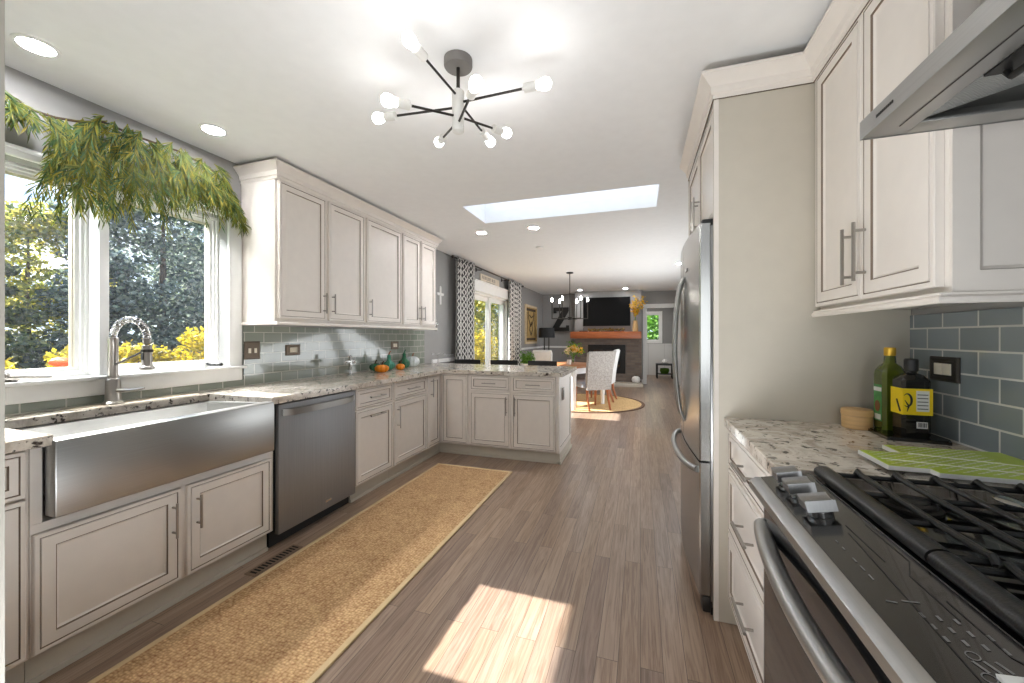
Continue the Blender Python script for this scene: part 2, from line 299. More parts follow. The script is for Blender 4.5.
# ------------------------------------------------------------------ helpers
ORG = {}
class MB:
    """collects shapes in world space, builds ONE mesh object"""
    def __init__(s): s.bm = bmesh.new(); s.uv = None
    def faces(s, vs, fs, m=0):
        bv = [s.bm.verts.new(v) for v in vs]
        out = []
        for f in fs:
            try: q = s.bm.faces.new([bv[i] for i in f])
            except ValueError: continue
            q.material_index = m; q.smooth = True; out.append(q)
        return bv, out
    def box(s, x0, x1, y0, y1, z0, z1, m=0, bev=0):
        bv, fs = s.faces([(x, y, z) for x in (x0, x1) for y in (y0, y1) for z in (z0, z1)],
            [(0, 1, 3, 2), (4, 6, 7, 5), (0, 4, 5, 1), (2, 3, 7, 6), (0, 2, 6, 4), (1, 5, 7, 3)], m)
        if bev:
            es = list({e for f in fs for e in f.edges})
            r = bmesh.ops.bevel(s.bm, geom=es, offset=bev, segments=2, affect='EDGES', profile=.5)
            for f in r['faces']: f.material_index = m; f.smooth = True
        return s
    def prism(s, poly, axis, a, b, m=0):
        """poly: 2D points; axis: extrude axis; remaining axes in xyz order"""
        def P(p, t):
            q = list(p); q.insert('xyz'.index(axis), t); return tuple(q)
        n = len(poly)
        vs = [P(p, a) for p in poly]+[P(p, b) for p in poly]
        fs = [tuple(range(n)), tuple(range(2*n-1, n-1, -1))]+[(i, (i+1) % n, n+(i+1) % n, n+i) for i in range(n)]
        s.faces(vs, fs, m); return s
    def tube(s, pts, r, seg=10, m=0, caps=True, flat=1.0):
        pts = [Vector(p) for p in pts]; n = len(pts)
        rs = r if isinstance(r, (list, tuple)) else [r]*n
        vs = []; up = None
        for i, p in enumerate(pts):
            t = (pts[min(i+1, n-1)]-pts[max(i-1, 0)]).normalized()
            if up is None:
                up = Vector((0, 0, 1)) if abs(t.z) < .9 else Vector((1, 0, 0))
            a = (up-t*up.dot(t)).normalized(); up = a; b = t.cross(a)
            for k in range(seg):
                w = 2*PI*k/seg; vs.append(p+a*math.cos(w)*rs[i]*flat+b*math.sin(w)*rs[i])
        fs = [(i*seg+k, i*seg+(k+1) % seg, (i+1)*seg+(k+1) % seg, (i+1)*seg+k) for i in range(n-1) for k in range(seg)]
        if caps: fs += [tuple(range(seg))[::-1], tuple(range((n-1)*seg, n*seg))]
        s.faces(vs, fs, m); return s
    def lathe(s, c, prof, seg=24, m=0, axis='z', lobes=0, depth=0, sxy=(1, 1), caps=True):
        """prof: (radius, height); c the base point"""
        vs = []
        for r, h in prof:
            for k in range(seg):
                w = 2*PI*k/seg; q = r*(1-depth*(.5-.5*math.cos(lobes*w))**2 if lobes else 1)
                p = (q*math.cos(w)*sxy[0], q*math.sin(w)*sxy[1], h)
                if axis == 'x': p = (h, p[0], p[1])
                if axis == 'y': p = (p[0], h, p[1])
                vs.append((c[0]+p[0], c[1]+p[1], c[2]+p[2]))
        n = len(prof)
        fs = [(i*seg+k, i*seg+(k+1) % seg, (i+1)*seg+(k+1) % seg, (i+1)*seg+k) for i in range(n-1) for k in range(seg)]
        if caps: fs += [tuple(range(seg))[::-1], tuple(range((n-1)*seg, n*seg))]
        s.faces(vs, fs, m); return s
    def panel(s, o, u, v, n, w, h, prof):
        """nested rectangles: prof = (inset, height, material)"""
        o, u, v, n = Vector(o), Vector(u), Vector(v), Vector(n)
        vs = []; 
        for ins, ht, _ in prof:
            for a, b in ((ins, ins), (w-ins, ins), (w-ins, h-ins), (ins, h-ins)): vs.append(o+u*a+v*b+n*ht)
        bv = [s.bm.verts.new(x) for x in vs]
        for i in range(len(prof)-1):
            for k in range(4):
                f = s.bm.faces.new([bv[i*4+k], bv[i*4+(k+1) % 4], bv[i*4+4+(k+1) % 4], bv[i*4+4+k]]); f.material_index = prof[i+1][2]
        f = s.bm.faces.new(bv[-4:]); f.material_index = prof[-1][2]
        s.bm.faces.new(bv[:4][::-1])
        return s
    def sphere(s, c, r, seg=16, m=0, sc=(1, 1, 1)):
        n = seg//2; vs = []
        for i in range(n+1):
            q, h = r*math.sin(PI*i/n)+1e-5, -r*math.cos(PI*i/n)
            for k in range(seg): vs.append((c[0]+q*math.cos(2*PI*k/seg)*sc[0], c[1]+q*math.sin(2*PI*k/seg)*sc[1], c[2]+h*sc[2]))
        fs = [(i*seg+k, i*seg+(k+1) % seg, (i+1)*seg+(k+1) % seg, (i+1)*seg+k) for i in range(n) for k in range(seg)]
        s.faces(vs, fs+[tuple(range(seg))[::-1], tuple(range(n*seg, (n+1)*seg))], m); return s
    def crown(s, pts, prof, m=0, closed=False):
        """sweep a moulding: pts in plan with the outside on the right hand; prof = (out, z)"""
        n = len(pts); P = [Vector((p[0], p[1])) for p in pts]; vs = []
        def nrm(a, b):
            d = (b-a).normalized(); return Vector((d.y, -d.x))
        for i in range(n):
            if i == 0: o = nrm(P[0], P[1])
            elif i == n-1: o = nrm(P[-2], P[-1])
            else:
                a, b = nrm(P[i-1], P[i]), nrm(P[i], P[i+1]); o = (a+b); o = o/max(.2, o.dot(a))
            for out, z in prof: vs.append((P[i].x+o.x*out, P[i].y+o.y*out, z))
        k = len(prof)
        fs = [(i*k+j, i*k+(j+1) % k, (i+1)*k+(j+1) % k, (i+1)*k+j) for i in range(n-1) for j in range(k)]
        fs += [tuple(range(k)), tuple(range((n-1)*k, n*k))[::-1]]
        s.faces(vs, fs, m); return s
    def build(s, name, mats, parent=None, smooth=35, normals=True):
        if normals: bmesh.ops.recalc_face_normals(s.bm, faces=s.bm.faces)
        org = ORG.get(parent.name, Vector()) if parent else Vector()
        bmesh.ops.translate(s.bm, verts=s.bm.verts, vec=-org)
        me = bpy.data.meshes.new(name); s.bm.to_mesh(me); s.bm.free()
        for m in (mats if isinstance(mats, (list, tuple)) else [mats]): me.materials.append(M[m])
        me.polygons.foreach_set('use_smooth', [bool(smooth)]*len(me.polygons))
        if smooth: me.set_sharp_from_angle(angle=math.radians(smooth))
        o = bpy.data.objects.new(name, me); C.objects.link(o)
        if parent: o.parent = parent; ORG[o.name] = org
        else: ORG[o.name] = Vector()
        return o
def tag(o, label, cat, group=None, kind=None):
    o['label'] = label; o['category'] = cat
    if group: o['group'] = group
    if kind: o['kind'] = kind
    return o
def thing(name, loc, label, cat, group=None):
    o = bpy.data.objects.new(name, None); C.objects.link(o); o.location = loc; o.empty_display_size = .05
    ORG[o.name] = Vector(loc); return tag(o, label, cat, group)
def struct(o): o['kind'] = 'structure'; return o
def dup(root, label=None, loc=None, rot=None):
    r = root.copy(); C.objects.link(r)
    if loc is not None: r.location = loc
    if rot is not None: r.rotation_euler = (0, 0, rot)
    if label: r['label'] = label
    for ch in list(root.children):
        c = ch.copy(); C.objects.link(c); c.parent = r
        for g in list(ch.children):
            d = g.copy(); C.objects.link(d); d.parent = c
    return r
XW, XR, ZC, YF = -2.70, 1.01, 2.485, 11.05
X, Y, Z = Vector((1, 0, 0)), Vector((0, 1, 0)), Vector((0, 0, 1))
# ------------------------------------------------------------------ the room shell
struct(MB().box(-2.85, 1.2, -3.2, 14.2, -.06, 0).build('floor', 'oak_floor'))
b = MB()   # ceiling with the skylight opening
sx0, sx1, sy0, sy1 = -1.58, .142, 3.32, 3.885
for x0, x1, y0, y1 in ((-2.85, 1.2, -3.2, sy0), (-2.85, 1.2, sy1, 14.2), (-2.85, sx0, sy0, sy1), (sx1, 1.2, sy0, sy1)):
    b.box(x0, x1, y0, y1, ZC, ZC+.12)
struct(b.build('ceiling', 'ceiling_paint', smooth=0))
b = MB()   # skylight shaft
for x0, x1, y0, y1 in ((sx0-.02, sx0, sy0-.02, sy1+.02), (sx1, sx1+.02, sy0-.02, sy1+.02), (sx0, sx1, sy0-.02, sy0), (sx0, sx1, sy1, sy1+.02)):
    b.box(x0, x1, y0, y1, ZC+.121, ZC+.34)
sk = struct(b.build('window_4', 'white_paint', smooth=0))
MB().box(sx0, sx1, sy0, sy1, ZC+.32, ZC+.326).build('glass_pane', 'frosted', sk)
def wall_holes(name, x0, x1, y0, y1, z1, holes, m, axis='y'):
    """wall running along y (or x) with rectangular holes (a0,a1,z0,z1)"""
    b = MB(); cuts = sorted(holes); a = y0 if axis == 'y' else x0; end = y1 if axis == 'y' else x1
    def bx(p, q, z0, zz):
        if q-p < 1e-4 or zz-z0 < 1e-4: return
        if axis == 'y': b.box(x0, x1, p, q, z0, zz)
        else: b.box(p, q, y0, y1, z0, zz)
    for h in cuts:
        bx(a, h[0], 0, z1); bx(h[0], h[1], 0, h[2]); bx(h[0], h[1], h[3], z1); a = h[1]
    bx(a, end, 0, z1)
    return struct(b.build(name, m, smooth=0))
WIN = (.64, 1.934, 1.062, 2.085)            # kitchen window opening
SLD = (6.0, 7.86, 0.0, 2.06)             # sliding door opening
wall_holes('wall_left', XW-.20, XW, -3.2, 14.2, ZC, [WIN, SLD], 'grey_paint')
struct(MB().box(XR, XR+.15, -3.2, 14.2, 0, ZC).build('wall_right', 'grey_paint'))
wall_holes('wall_back', XW, XR, -3.35, -3.2, ZC, [], 'grey_paint', 'x')
wall_holes('wall_far', XW, XR, YF, YF+.12, ZC, [(.16, .90, 0, 2.03)], 'grey_paint', 'x')
# back hall beyond the far doorway
wall_holes('wall_hall_back', XW, XR, 13.7, 13.85, ZC, [(.18, .60, 1.13, 2.02)], 'grey_paint', 'x')
struct(MB().box(-.75, -.65, YF+.121, 13.7, 0, ZC).build('wall_hall_left', 'grey_paint'))
struct(MB().box(-.65, XR, 13.68, 13.699, 0, 1.0).box(-.65, XR, 13.665, 13.699, 1.0, 1.04).build('trim_1', 'wainscot'))
# near wall stub with a cased end, at the photographer's left hand
struct(MB().box(XW, -.745, .10, .24, 0, ZC).build('wall_stub', 'grey_paint'))
struct(MB().box(-.745, -.727, .085, .255, 0, ZC).box(-.825, -.7445, .24, .252, 0, ZC).build('trim_2', 'casing_beige'))
# chair rail and baseboards
struct(MB().box(XW, -1.702, YF-.025, YF, .95, 1.0).box(XW, XW+.025, 8.3, YF-.026, .95, 1.0).build('trim_3', 'white_paint'))
struct(MB().box(XW, -1.702, YF-.018, YF, 0, .12).box(.03, .058, YF-.018, YF, 0, .12).build('baseboard_far', 'white_paint'))
struct(MB().box(XW, XW+.018, 8.0, YF-.02, 0, .12).box(XW, XW+.018, 4.75, 5.9, 0, .12).build('baseboard_left', 'white_paint'))
# chair rail behind the peninsula
struct(MB().box(XW, XW+.02, 4.7, 5.85, .905, .955).build('trim_4', 'white_paint'))
# fireplace chimney breast
struct(MB().box(-1.70, .026, 10.65, YF-.001, 1.24, ZC).build('wall_chimney_breast', 'grey_paint'))
# far doorway casing
b = MB(); 
for x0, x1 in ((.06, .16), (.90, 1.0)): b.box(x0, x1, YF-.02, YF+.125, 0, 2.03)
b.box(.06, 1.0, YF-.025, YF+.125, 2.03, 2.14)
struct(b.build('door_2', 'white_paint'))
# ---- kitchen window
y0, y1, z0, z1 = WIN
b = MB()
b.box(XW, XW+.022, y0-.09, y0, z0, z1, 0, .004).box(XW, XW+.022, y1, y1+.09, z0, z1, 0, .004)
b.box(XW, XW+.024, y0-.09, y1+.09, z1, z1+.028, 0, .003).box(XW, XW+.045, y0-.105, y1+.108, z1+.028, z1+.044, 0, .003)
b.box(XW, XW+.024, y0-.09, y1+.09, .965, z0-.016, 0, .003)
w1 = struct(b.build('window_1', 'white_paint'))
MB().box(XW-.195, XW, y0, y1, z0-.015, z0+.003).box(XW+.0001, XW+.05, y0-.105, y1+.108, z0-.015, z0+.003, 0, .004).build('window_sill', 'white_paint', w1)
ym0, ym1 = 1.262, 1.303
MB().box(XW-.195, XW+.012, ym0, ym1, z0+.003, z1, 0, .003).build('mullion', 'white_paint', w1)
for p0, p1 in ((y0, ym0), (ym1, y1)):
    b = MB()
    b.panel((XW-.15, p0, z0+.003), Y, Z, X, p1-p0, z1-z0-.003, [(0, 0, 0), (0, .07, 0), (.012, .07, 0), (.014, .058, 0), (.026, .058, 0), (.028, .042, 0), (.042, .042, 0), (.044, .03, 1), (.047, .03, 1), (.047, .0, 1)])
    b.bm.faces.ensure_lookup_table(); fs = [f for f in b.bm.faces if len(f.verts) == 4 and f.calc_area() > .3]; bmesh.ops.delete(b.bm, geom=fs, context='FACES_ONLY')
    f = b.build('sash', ['white_paint', 'taupe'], w1)
    MB().box(XW-.136, XW-.130, p0+.0471, p1-.0471, z0+.05, z1-.047).build('glass_pane', 'pane_glass', w1)
b = MB()   # crank of the right sash
b.box(XW-.06, XW-.01, 1.78, 1.84, z0+.0035, z0+.045, 0, .008); b.tube([(XW-.02, 1.81, z0+.03), (XW+.02, 1.815, z0+.022), (XW+.025, 1.87, z0+.018)], .007, 8, 1)
b.sphere((XW+.025, 1.875, z0+.02), .013, 10, 1)
b.build('crank_handle', ['white_paint', 'black_plastic'], w1)
b = MB()   # folded crank of the left sash
b.box(XW-.03, XW+.01, .93, .99, z0+.0035, z0+.03, 0, .006).tube([(XW+.01, .945, z0+.022), (XW+.03, .98, z0+.022), (XW+.028, 1.08, z0+.014)], [.012, .012, .007], 8).sphere((XW+.008, .945, z0+.03), .016, 10)
b.build('crank_handle', 'nickel', w1)
# ---- sliding door with casing and shade box
y0, y1, z0, z1 = SLD
b = MB(); b.box(XW-.15, XW+.02, y0-.02, y0+.06, 0, z1).box(XW-.15, XW+.02, y1-.06, y1+.09, 0, z1).box(XW-.15, XW+.02, y0-.02, y1+.09, z1-.05, z1)
d1 = struct(b.build('door_1', 'white_paint'))
b = MB().box(XW, XW+.09, y0-.04, y1+.11, z1+.001, z1+.15, 0, .004).box(XW, XW+.11, y0-.05, y1+.12, z1+.15, z1+.17, 0, .004).box(XW, XW+.10, y0-.04, y1+.11, z1-.02, z1, 0, .003)
struct(b.build('trim_5', 'white_paint'))
for p0, p1, xo in ((y0+.06, 6.98, -.09), (6.92, y1-.06, -.05)):
    b = MB()
    for q0, q1 in ((p0, p0+.075), (p1-.075, p1)): b.box(XW+xo-.02, XW+xo+.018, q0, q1, .02, z1-.05, 0, .003)
    b.box(XW+xo-.02, XW+xo+.018, p0+.075, p1-.075, .02, .12).box(XW+xo-.02, XW+xo+.018, p0+.075, p1-.075, z1-.13, z1-.05)
    f = b.build('door_panel', 'white_paint', d1)
    MB().box(XW+xo-.004, XW+xo+.002, p0+.075, p1-.075, .12, z1-.13).build('glass_pane', 'pane_glass', f)
# ---- hall window
b = MB()
for x0, x1, q0, q1 in ((.10, .18, 1.05, 2.10), (.60, .68, 1.05, 2.10), (.18, .60, 2.02, 2.10), (.18, .60, 1.05, 1.13)): b.box(x0, x1, 13.66, 13.7, q0, q1)
b.box(.18, .21, 13.7, 13.75, 1.13, 2.02).box(.57, .60, 13.7, 13.75, 1.13, 2.02).box(.21, .57, 13.7, 13.75, 1.13, 1.17).box(.21, .57, 13.7, 13.75, 1.98, 2.02)
w2 = struct(b.build('window_2', 'white_paint'))
MB().box(.21, .57, 13.72, 13.726, 1.17, 1.98).build('glass_pane', 'pane_glass', w2)
# ---- eave outside the window wall
struct(MB().box(-3.74, XW-.201, -3.4, 14.4, 2.5, 2.62).build('roof', 'soffit'))
# ------------------------------------------------------------------ cabinet builders
def DP(st=.055, t=.02):
    return [(0, 0, 0), (0, t-.003, 0), (.003, t, 0), (.014, t, 0), (.0155, t-.004, 1), (.0175, t-.004, 1), (.019, t, 0),
            (st, t, 0), (st+.002, t-.005, 1), (st+.0045, t-.005, 1), (st+.008, t-.009, 0), (st+.012, t-.011, 0)]
class Face:
    """a cabinet front: origin, u along the run, n outward"""
    def __init__(s, o, u, n): s.o, s.u, s.n = Vector(o), Vector(u), Vector(n)
    def P(s, a, z, h): return s.o+s.u*a+Z*z+s.n*h
    def front(s, par, name, a0, a1, z0, z1, st=.055, t=.02):
        return MB().panel(s.P(a0, z0, .0005), s.u, Z, s.n, a1-a0, z1-z0, DP(st, t)).build(name, ['cream', 'glaze'], par, smooth=0)
    def pull(s, par, a, z, L, vert, t=.0205, r=.0055):
        d = Z if vert else s.u; c = s.P(a, z, t); b = MB()
        for k in (-.36, .36): b.tube([c+d*L*k, c+d*L*k+s.n*.03], r*.85, 8)
        b.tube([c-d*L/2+s.n*.032, c+d*L/2+s.n*.032], r, 10)
        return b.build('handle', 'nickel', par)
LF = Face((-2.08, 0, 0), Y, X)            # left base run
ORG_FIX = {}
def base_box(par, x0, x1, y0, y1, z0, z1, name='carcass', m='cream'):
    return MB().box(x0, x1, y0, y1, z0, z1, 0, .002).build(name, m, par)
def toe(par, x0, x1, y0, y1, m='taupe'):
    return MB().box(x0, x1, y0, y1, 0, .112).box(x1, x1+.011, y0, y1, 0, .02).build('toe_kick', m, par)
XB = XW+.004
# near cabinet
c = thing('base_cabinet', (-2.08, .52, 0), 'cream base cabinet left of the farmhouse sink, cut by the picture edge', 'cabinet', 'base cabinets')
base_box(c, XB, -2.08, .262, .785, .113, .872); toe(c, XB, -2.11, .262, .785)
d = LF.front(c, 'drawer', .275, .772, .70, .865, .04); LF.pull(d, .52, .78, .16, False)
d = LF.front(c, 'door', .275, .772, .128, .69); LF.pull(d, .33, .58, .16, True)
# sink cabinet
c = thing('sink_cabinet', (-2.08, 1.26, 0), 'cream two-door cabinet under the stainless farmhouse sink', 'cabinet', 'base cabinets')
b = MB().box(XB, -2.08, .787, 1.762, .113, .59, 0, .002).box(XB, -2.08, .787, .818, .5905, .872).box(XB, -2.08, 1.722, 1.762, .5905, .872); b.build('carcass', 'cream', c)
toe(c, XB, -2.11, .787, 1.745)
d = LF.front(c, 'door', .79, 1.262, .125, .555); LF.pull(d, 1.225, .42, .16, True)
d = LF.front(c, 'door', 1.288, 1.736, .125, .555); LF.pull(d, 1.33, .42, .16, True)
# dishwasher
c = thing('dishwasher', (-2.08, 2.1, 0), 'grey stainless dishwasher with a bowed bar handle', 'dishwasher')
MB().box(XB, -2.085, 1.768, 2.442, .1, .868).build('tub', 'black_plastic', c)
MB().box(-2.084, -2.05, 1.775, 2.435, .085, .862, 0, .005).build('door', 'slate_steel', c)
MB().box(XB, -2.12, 1.768, 2.442, 0, .099).build('toe_kick', 'black_plastic', c)
pts = [(-2.05+.012+.042*math.sin(PI*t/16)**.6 if 0 < t < 16 else -2.048, 1.80+.61*t/16, .812) for t in range(17)]
b = MB()
for p, q in zip(pts, pts[1:]):
    b.faces([(p[0]-.006, p[1], p[2]-.021), (p[0]+.004, p[1], p[2]-.021), (p[0]+.006, p[1], p[2]+.019), (p[0]-.006, p[1], p[2]+.021),
             (q[0]-.006, q[1], q[2]-.021), (q[0]+.004, q[1], q[2]-.021), (q[0]+.006, q[1], q[2]+.019), (q[0]-.006, q[1], q[2]+.021)],
            [(0, 1, 5, 4), (1, 2, 6, 5), (2, 3, 7, 6), (3, 0, 4, 7)])
b.box(-2.051, -2.04, 1.796, 1.815, .792, .832).box(-2.051, -2.04, 2.395, 2.414, .792, .832)
bmesh.ops.remove_doubles(b.bm, verts=b.bm.verts, dist=.0005)
b.build('handle', 'steel', c)
MB().box(-2.0501, -2.049, 2.14, 2.19, .135, .143).build('badge', 'chrome', c)
# two drawer-over-door cabinets
c = thing('base_cabinet', (-2.08, 2.68, 0), 'cream base cabinet beside the dishwasher with a pull-out door and horizontal handle', 'cabinet', 'base cabinets')
base_box(c, XB, -2.08, 2.446, 2.93, .113, .872); toe(c, XB, -2.11, 2.446, 2.93)
d = LF.front(c, 'drawer', 2.455, 2.918, .705, .865, .04); LF.pull(d, 2.686, .785, .19, False)
d = LF.front(c, 'door', 2.455, 2.918, .128, .695); LF.pull(d, 2.686, .635, .19, False)
c = thing('base_cabinet', (-2.08, 3.2, 0), 'cream base cabinet with one drawer over a door with a vertical handle', 'cabinet', 'base cabinets')
base_box(c, XB, -2.08, 2.932, 3.50, .113, .872); toe(c, XB, -2.11, 2.932, 3.50)
d = LF.front(c, 'drawer', 2.945, 3.488, .705, .865, .04); LF.pull(d, 3.216, .785, .19, False)
d = LF.front(c, 'door', 2.945, 3.488, .128, .695); LF.pull(d, 2.985, .55, .19, True)
# corner cabinet with a folding door
YP = 3.80
PF = Face((0, YP, 0), X, -Y)
c = thing('corner_cabinet', (-2.08, 3.7, 0), 'cream corner cabinet with a folding tall door where the counter turns', 'cabinet', 'base cabinets')
MB().box(XB, -2.08, 3.502, 4.46, .113, .872).box(-2.0795, -1.735, YP, 4.46, .113, .872).build('carcass', 'cream', c)
MB().box(XB, -2.11, 3.502, YP+.04, 0, .112).box(-2.11, -1.735, YP+.04, 4.46, 0, .112).box(-2.11, -2.099, 3.502, YP+.029, 0, .02).box(-2.084, -1.735, YP+.029, YP+.0395, 0, .02).build('toe_kick', 'taupe', c)
d = LF.front(c, 'door', 3.515, 3.772, .128, .865); LF.pull(d, 3.57, .74, .19, True)
PF.front(c, 'door', -2.045, -1.745, .128, .865)
# peninsula cabinet
c = thing('peninsula_cabinet', (-1.25, YP, 0), 'cream two-drawer two-door cabinet ending the peninsula', 'cabinet', 'base cabinets')
MB().box(-1.734, -.775, YP, 4.46, .113, .872, 0, .002).build('carcass', 'cream', c)
b = MB().box(-1.734, -.79, YP+.04, 4.46, 0, .112).box(-1.734, -.762, YP+.03, YP+.0395, 0, .02); b.build('toe_kick', 'taupe', c)
b = MB().panel((-.775, YP-.018, .113), Y, Z, X, .68, .76, [(0, -.0005, 0), (0, .018, 0), (.055, .018, 0), (.057, .013, 1), (.06, .012, 0), (.065, .01, 0)]); b.build('end_panel', ['cream', 'glaze'], c, smooth=0)
MB().box(-.79, -.762, YP+.03, 4.46, 0, .112).box(-.762, -.748, YP+.01, 4.48, 0, .035, 0, .004).build('base_moulding', 'taupe', c)
for i, (a0, a1) in enumerate(((-1.715, -1.268), (-1.245, -.795))):
    d = PF.front(c, 'drawer', a0, a1, .705, .865, .04); PF.pull(d, (a0+a1)/2, .785, .15, False)
    d = PF.front(c, 'door', a0, a1, .128, .69); PF.pull(d, a1-.035 if i == 0 else a0+.035, .56, .19, True)
o = MB().box(-.7565, -.751, 3.94, 4.02, .62, .745, 0, .002).box(-.751, -.749, 3.962, 3.998, .645, .72, 1); tag(o.build('outlet', ['bronze', 'black_plastic']), 'small bronze outlet plate on the peninsula end panel', 'outlet')
# worktop, one continuous slab round the sink, dishwasher and peninsula
b = MB()
zt, zb = .914, .874
b.box(XW+.003, -2.03, .262, .828, zb, zt, 0, .004)
b.box(XW+.003, -2.545, .829, 1.709, zb, zt, 0, .003)
b.prism([(XW+.003, 1.71), (-2.03, 1.71), (-2.03, 3.765), (-.722, 3.765), (-.722, 4.66), (XW+.003, 4.66)], 'z', zb, zt)
tag(b.build('granite_worktop', 'granite', smooth=20), 'speckled beige granite worktop running from sink wall round onto the peninsula', 'worktop')
# sink
c = thing('farmhouse_sink', (-2.03, 1.27, .615), 'wide stainless farmhouse apron sink below the kitchen window', 'sink')
MB().box(-2.078, -2.008, .822, 1.712, .612, .893, 0, .005).build('apron', 'steel', c)
b = MB()
xa, xb_, ya, yb = -2.543, -2.079, .832, 1.706
r = .018
b.faces([(xa, ya, .873), (xb_, ya, .888), (xb_, yb, .888), (xa, yb, .873), (xa+r, ya+r, .868), (xb_-.001, ya+r, .888), (xb_-.001, yb-r, .888), (xa+r, yb-r, .868),
         (xa+r+.01, ya+r+.01, .66), (xb_-r, ya+r+.01, .66), (xb_-r, yb-r-.01, .66), (xa+r+.01, yb-r-.01, .66)],
        [(0, 1, 5, 4), (1, 2, 6, 5), (2, 3, 7, 6), (3, 0, 4, 7), (4, 5, 9, 8), (5, 6, 10, 9), (6, 7, 11, 10), (7, 4, 8, 11), (8, 9, 10, 11)])
b.build('basin', 'sink_steel', c, smooth=20)
MB().lathe((-2.3, 1.27, .6605), [(.001, .003), (.03, .003), (.045, .006), (.055, .004), (.056, 0), (.001, 0)][::-1], 20).build('drain', 'chrome', c)
# faucet
fx, fy = -2.62, 1.285
c = thing('faucet', (fx, fy, zt), 'brushed nickel spring pull-down faucet behind the sink', 'faucet')
MB().lathe((fx, fy, zt+.0045), [(.045, 0), (.045, .008), (.036, .014), (.033, .02)], 20).build('escutcheon', 'nickel', c)
MB().lathe((fx, fy, zt+.024), [(.032, 0), (.03, .1), (.026, .112), (.021, .115), (.0205, .30), (.022, .305), (.022, .325), (.014, .33)], 20).build('column', 'nickel', c)
arc = [(fx+.135-.135*math.cos(PI*t/22), fy, zt+.345+.10*math.sin(PI*t/22)) for t in range(23)]
b = MB()
n = 400; L = len(arc)-1; pts = []
for i in range(n+1):
    f = i/n*L; k = min(int(f), L-1); p = Vector(arc[k]).lerp(Vector(arc[k+1]), f-k)
    t = (Vector(arc[k+1])-Vector(arc[k])).normalized(); a = Y; bb = t.cross(a); w = i/n*2*PI*30
    pts.append(p+a*math.cos(w)*.0135+bb*math.sin(w)*.0135)
b.tube(pts, .0038, 6); b.build('spring', 'chrome', c)
MB().tube(arc, .008, 10).build('hose', 'nickel', c)
hx = fx+.27
MB().lathe((hx, fy, zt+.318), [(.013, 0), (.017, .004), (.017, .028), (.01, .032)], 16).tube([(hx, fy, zt+.318), (hx, fy, zt+.312)], .006, 8).build('hose_end', 'nickel', c)
MB().lathe((hx, fy, zt+.19), [(.022, 0), (.03, .004), (.03, .014), (.021, .022), (.02, .12), (.012, .126)], 18).box(hx-.008, hx+.008, fy-.0225, fy-.019, zt+.24, zt+.275, 1).build('spray_head', ['nickel', 'black_plastic'], c)
MB().tube([(fx+.018, fy, zt+.21), (hx-.02, fy, zt+.285)], .0055, 8).lathe((hx, fy, zt+.278), [(.0245, 0), (.0245, .014)], 16).build('support_arm', 'dark_metal', c)
MB().tube([(fx+.02, fy, zt+.075), (fx+.09, fy+.03, zt+.075), (fx+.165, fy+.045, zt+.088)], [.011, .008, .005], 10).build('lever', 'nickel', c)
b = MB(); pr = []
for i in range(40):
    w = 2*PI*i/40; pr.append((-2.615+.062*max(-1, min(1, 1.25*math.cos(w))), 1.40+.285*max(-1, min(1, 1.1*math.sin(w)))))
b.prism(pr, 'z', zt+.0005, zt+.004)
tag(b.build('faucet_mat', 'silicone'), 'thin oval beige mat under the faucet behind the sink', 'mat')
# backsplashes
b = MB().box(XW+.0005, XW+.008, 2.047, 4.20, zt+.001, 1.348).box(XW+.0005, XW+.008, .262, 2.0465, zt+.001, .964).box(XW+.0005, XW+.008, 4.2005, 4.50, zt+.001, 1.348)
tag(b.build('tile_backsplash', 'glass_tile'), 'grey-green glass subway tile backsplash on the window wall', 'backsplash')
# upper cabinets left
UF = Face((-2.38, 0, 0), Y, X)
def upper(y0, y1, doors, label):
    c = thing('wall_cabinet', (-2.38, (y0+y1)/2, 1.37), label, 'cabinet', 'wall cabinets on the window side')
    MB().box(XB, -2.38, y0, y1, 1.378, 2.372, 0, .002).build('carcass', 'cream', c)
    for a0, a1, h in doors:
        d = UF.front(c, 'door', a0, a1, 1.398, 2.352)
        UF.pull(d, a1-.03 if h else a0+.03, 1.53, .16, True)
    return c
upper(2.03, 2.938, [(2.05, 2.472, 1), (2.502, 2.922, 0)], 'cream two-door wall cabinet next to the window')
upper(2.94, 3.508, [(2.958, 3.492, 0)], 'cream single-door wall cabinet between the two double-door ones')
upper(3.51, 4.232, [(3.528, 3.86, 1), (3.882, 4.205, 0)], 'cream two-door wall cabinet at the dining end of the row')
CP = [(.0004, -.004), (.004, -.004), (.004, .018), (.012, .022), (.016, .05), (.05, .088), (.056, .092), (.056, .104), (.0004, .104)]
b = MB().crown([(XB, 2.03), (-2.36, 2.03), (-2.36, 4.232), (XB, 4.232)], [(o, 2.356+z*.98) for o, z in CP])
b.crown([(XB, 2.0305), (-2.3605, 2.0305), (-2.3605, 4.2315), (XB, 4.2315)], [(0, 2.3525), (.004, 2.3525), (.004, 2.355), (0, 2.355)], 1)
tag(b.build('crown_moulding', ['cream', 'glaze'], smooth=25), 'cream crown moulding topping the wall cabinets by the window', 'moulding')
RP = [(.0004, 0), (.006, 0), (.01, .006), (.01, .014), (.004, .02), (.004, .026), (.0004, .026)]
b = MB().crown([(XB, 2.03), (-2.36, 2.03), (-2.36, 4.232), (XB, 4.232)], [(o, 1.351+z) for o, z in RP])
tag(b.build('light_rail', 'cream', smooth=25), 'cream rail moulding under the wall cabinets by the window', 'moulding')
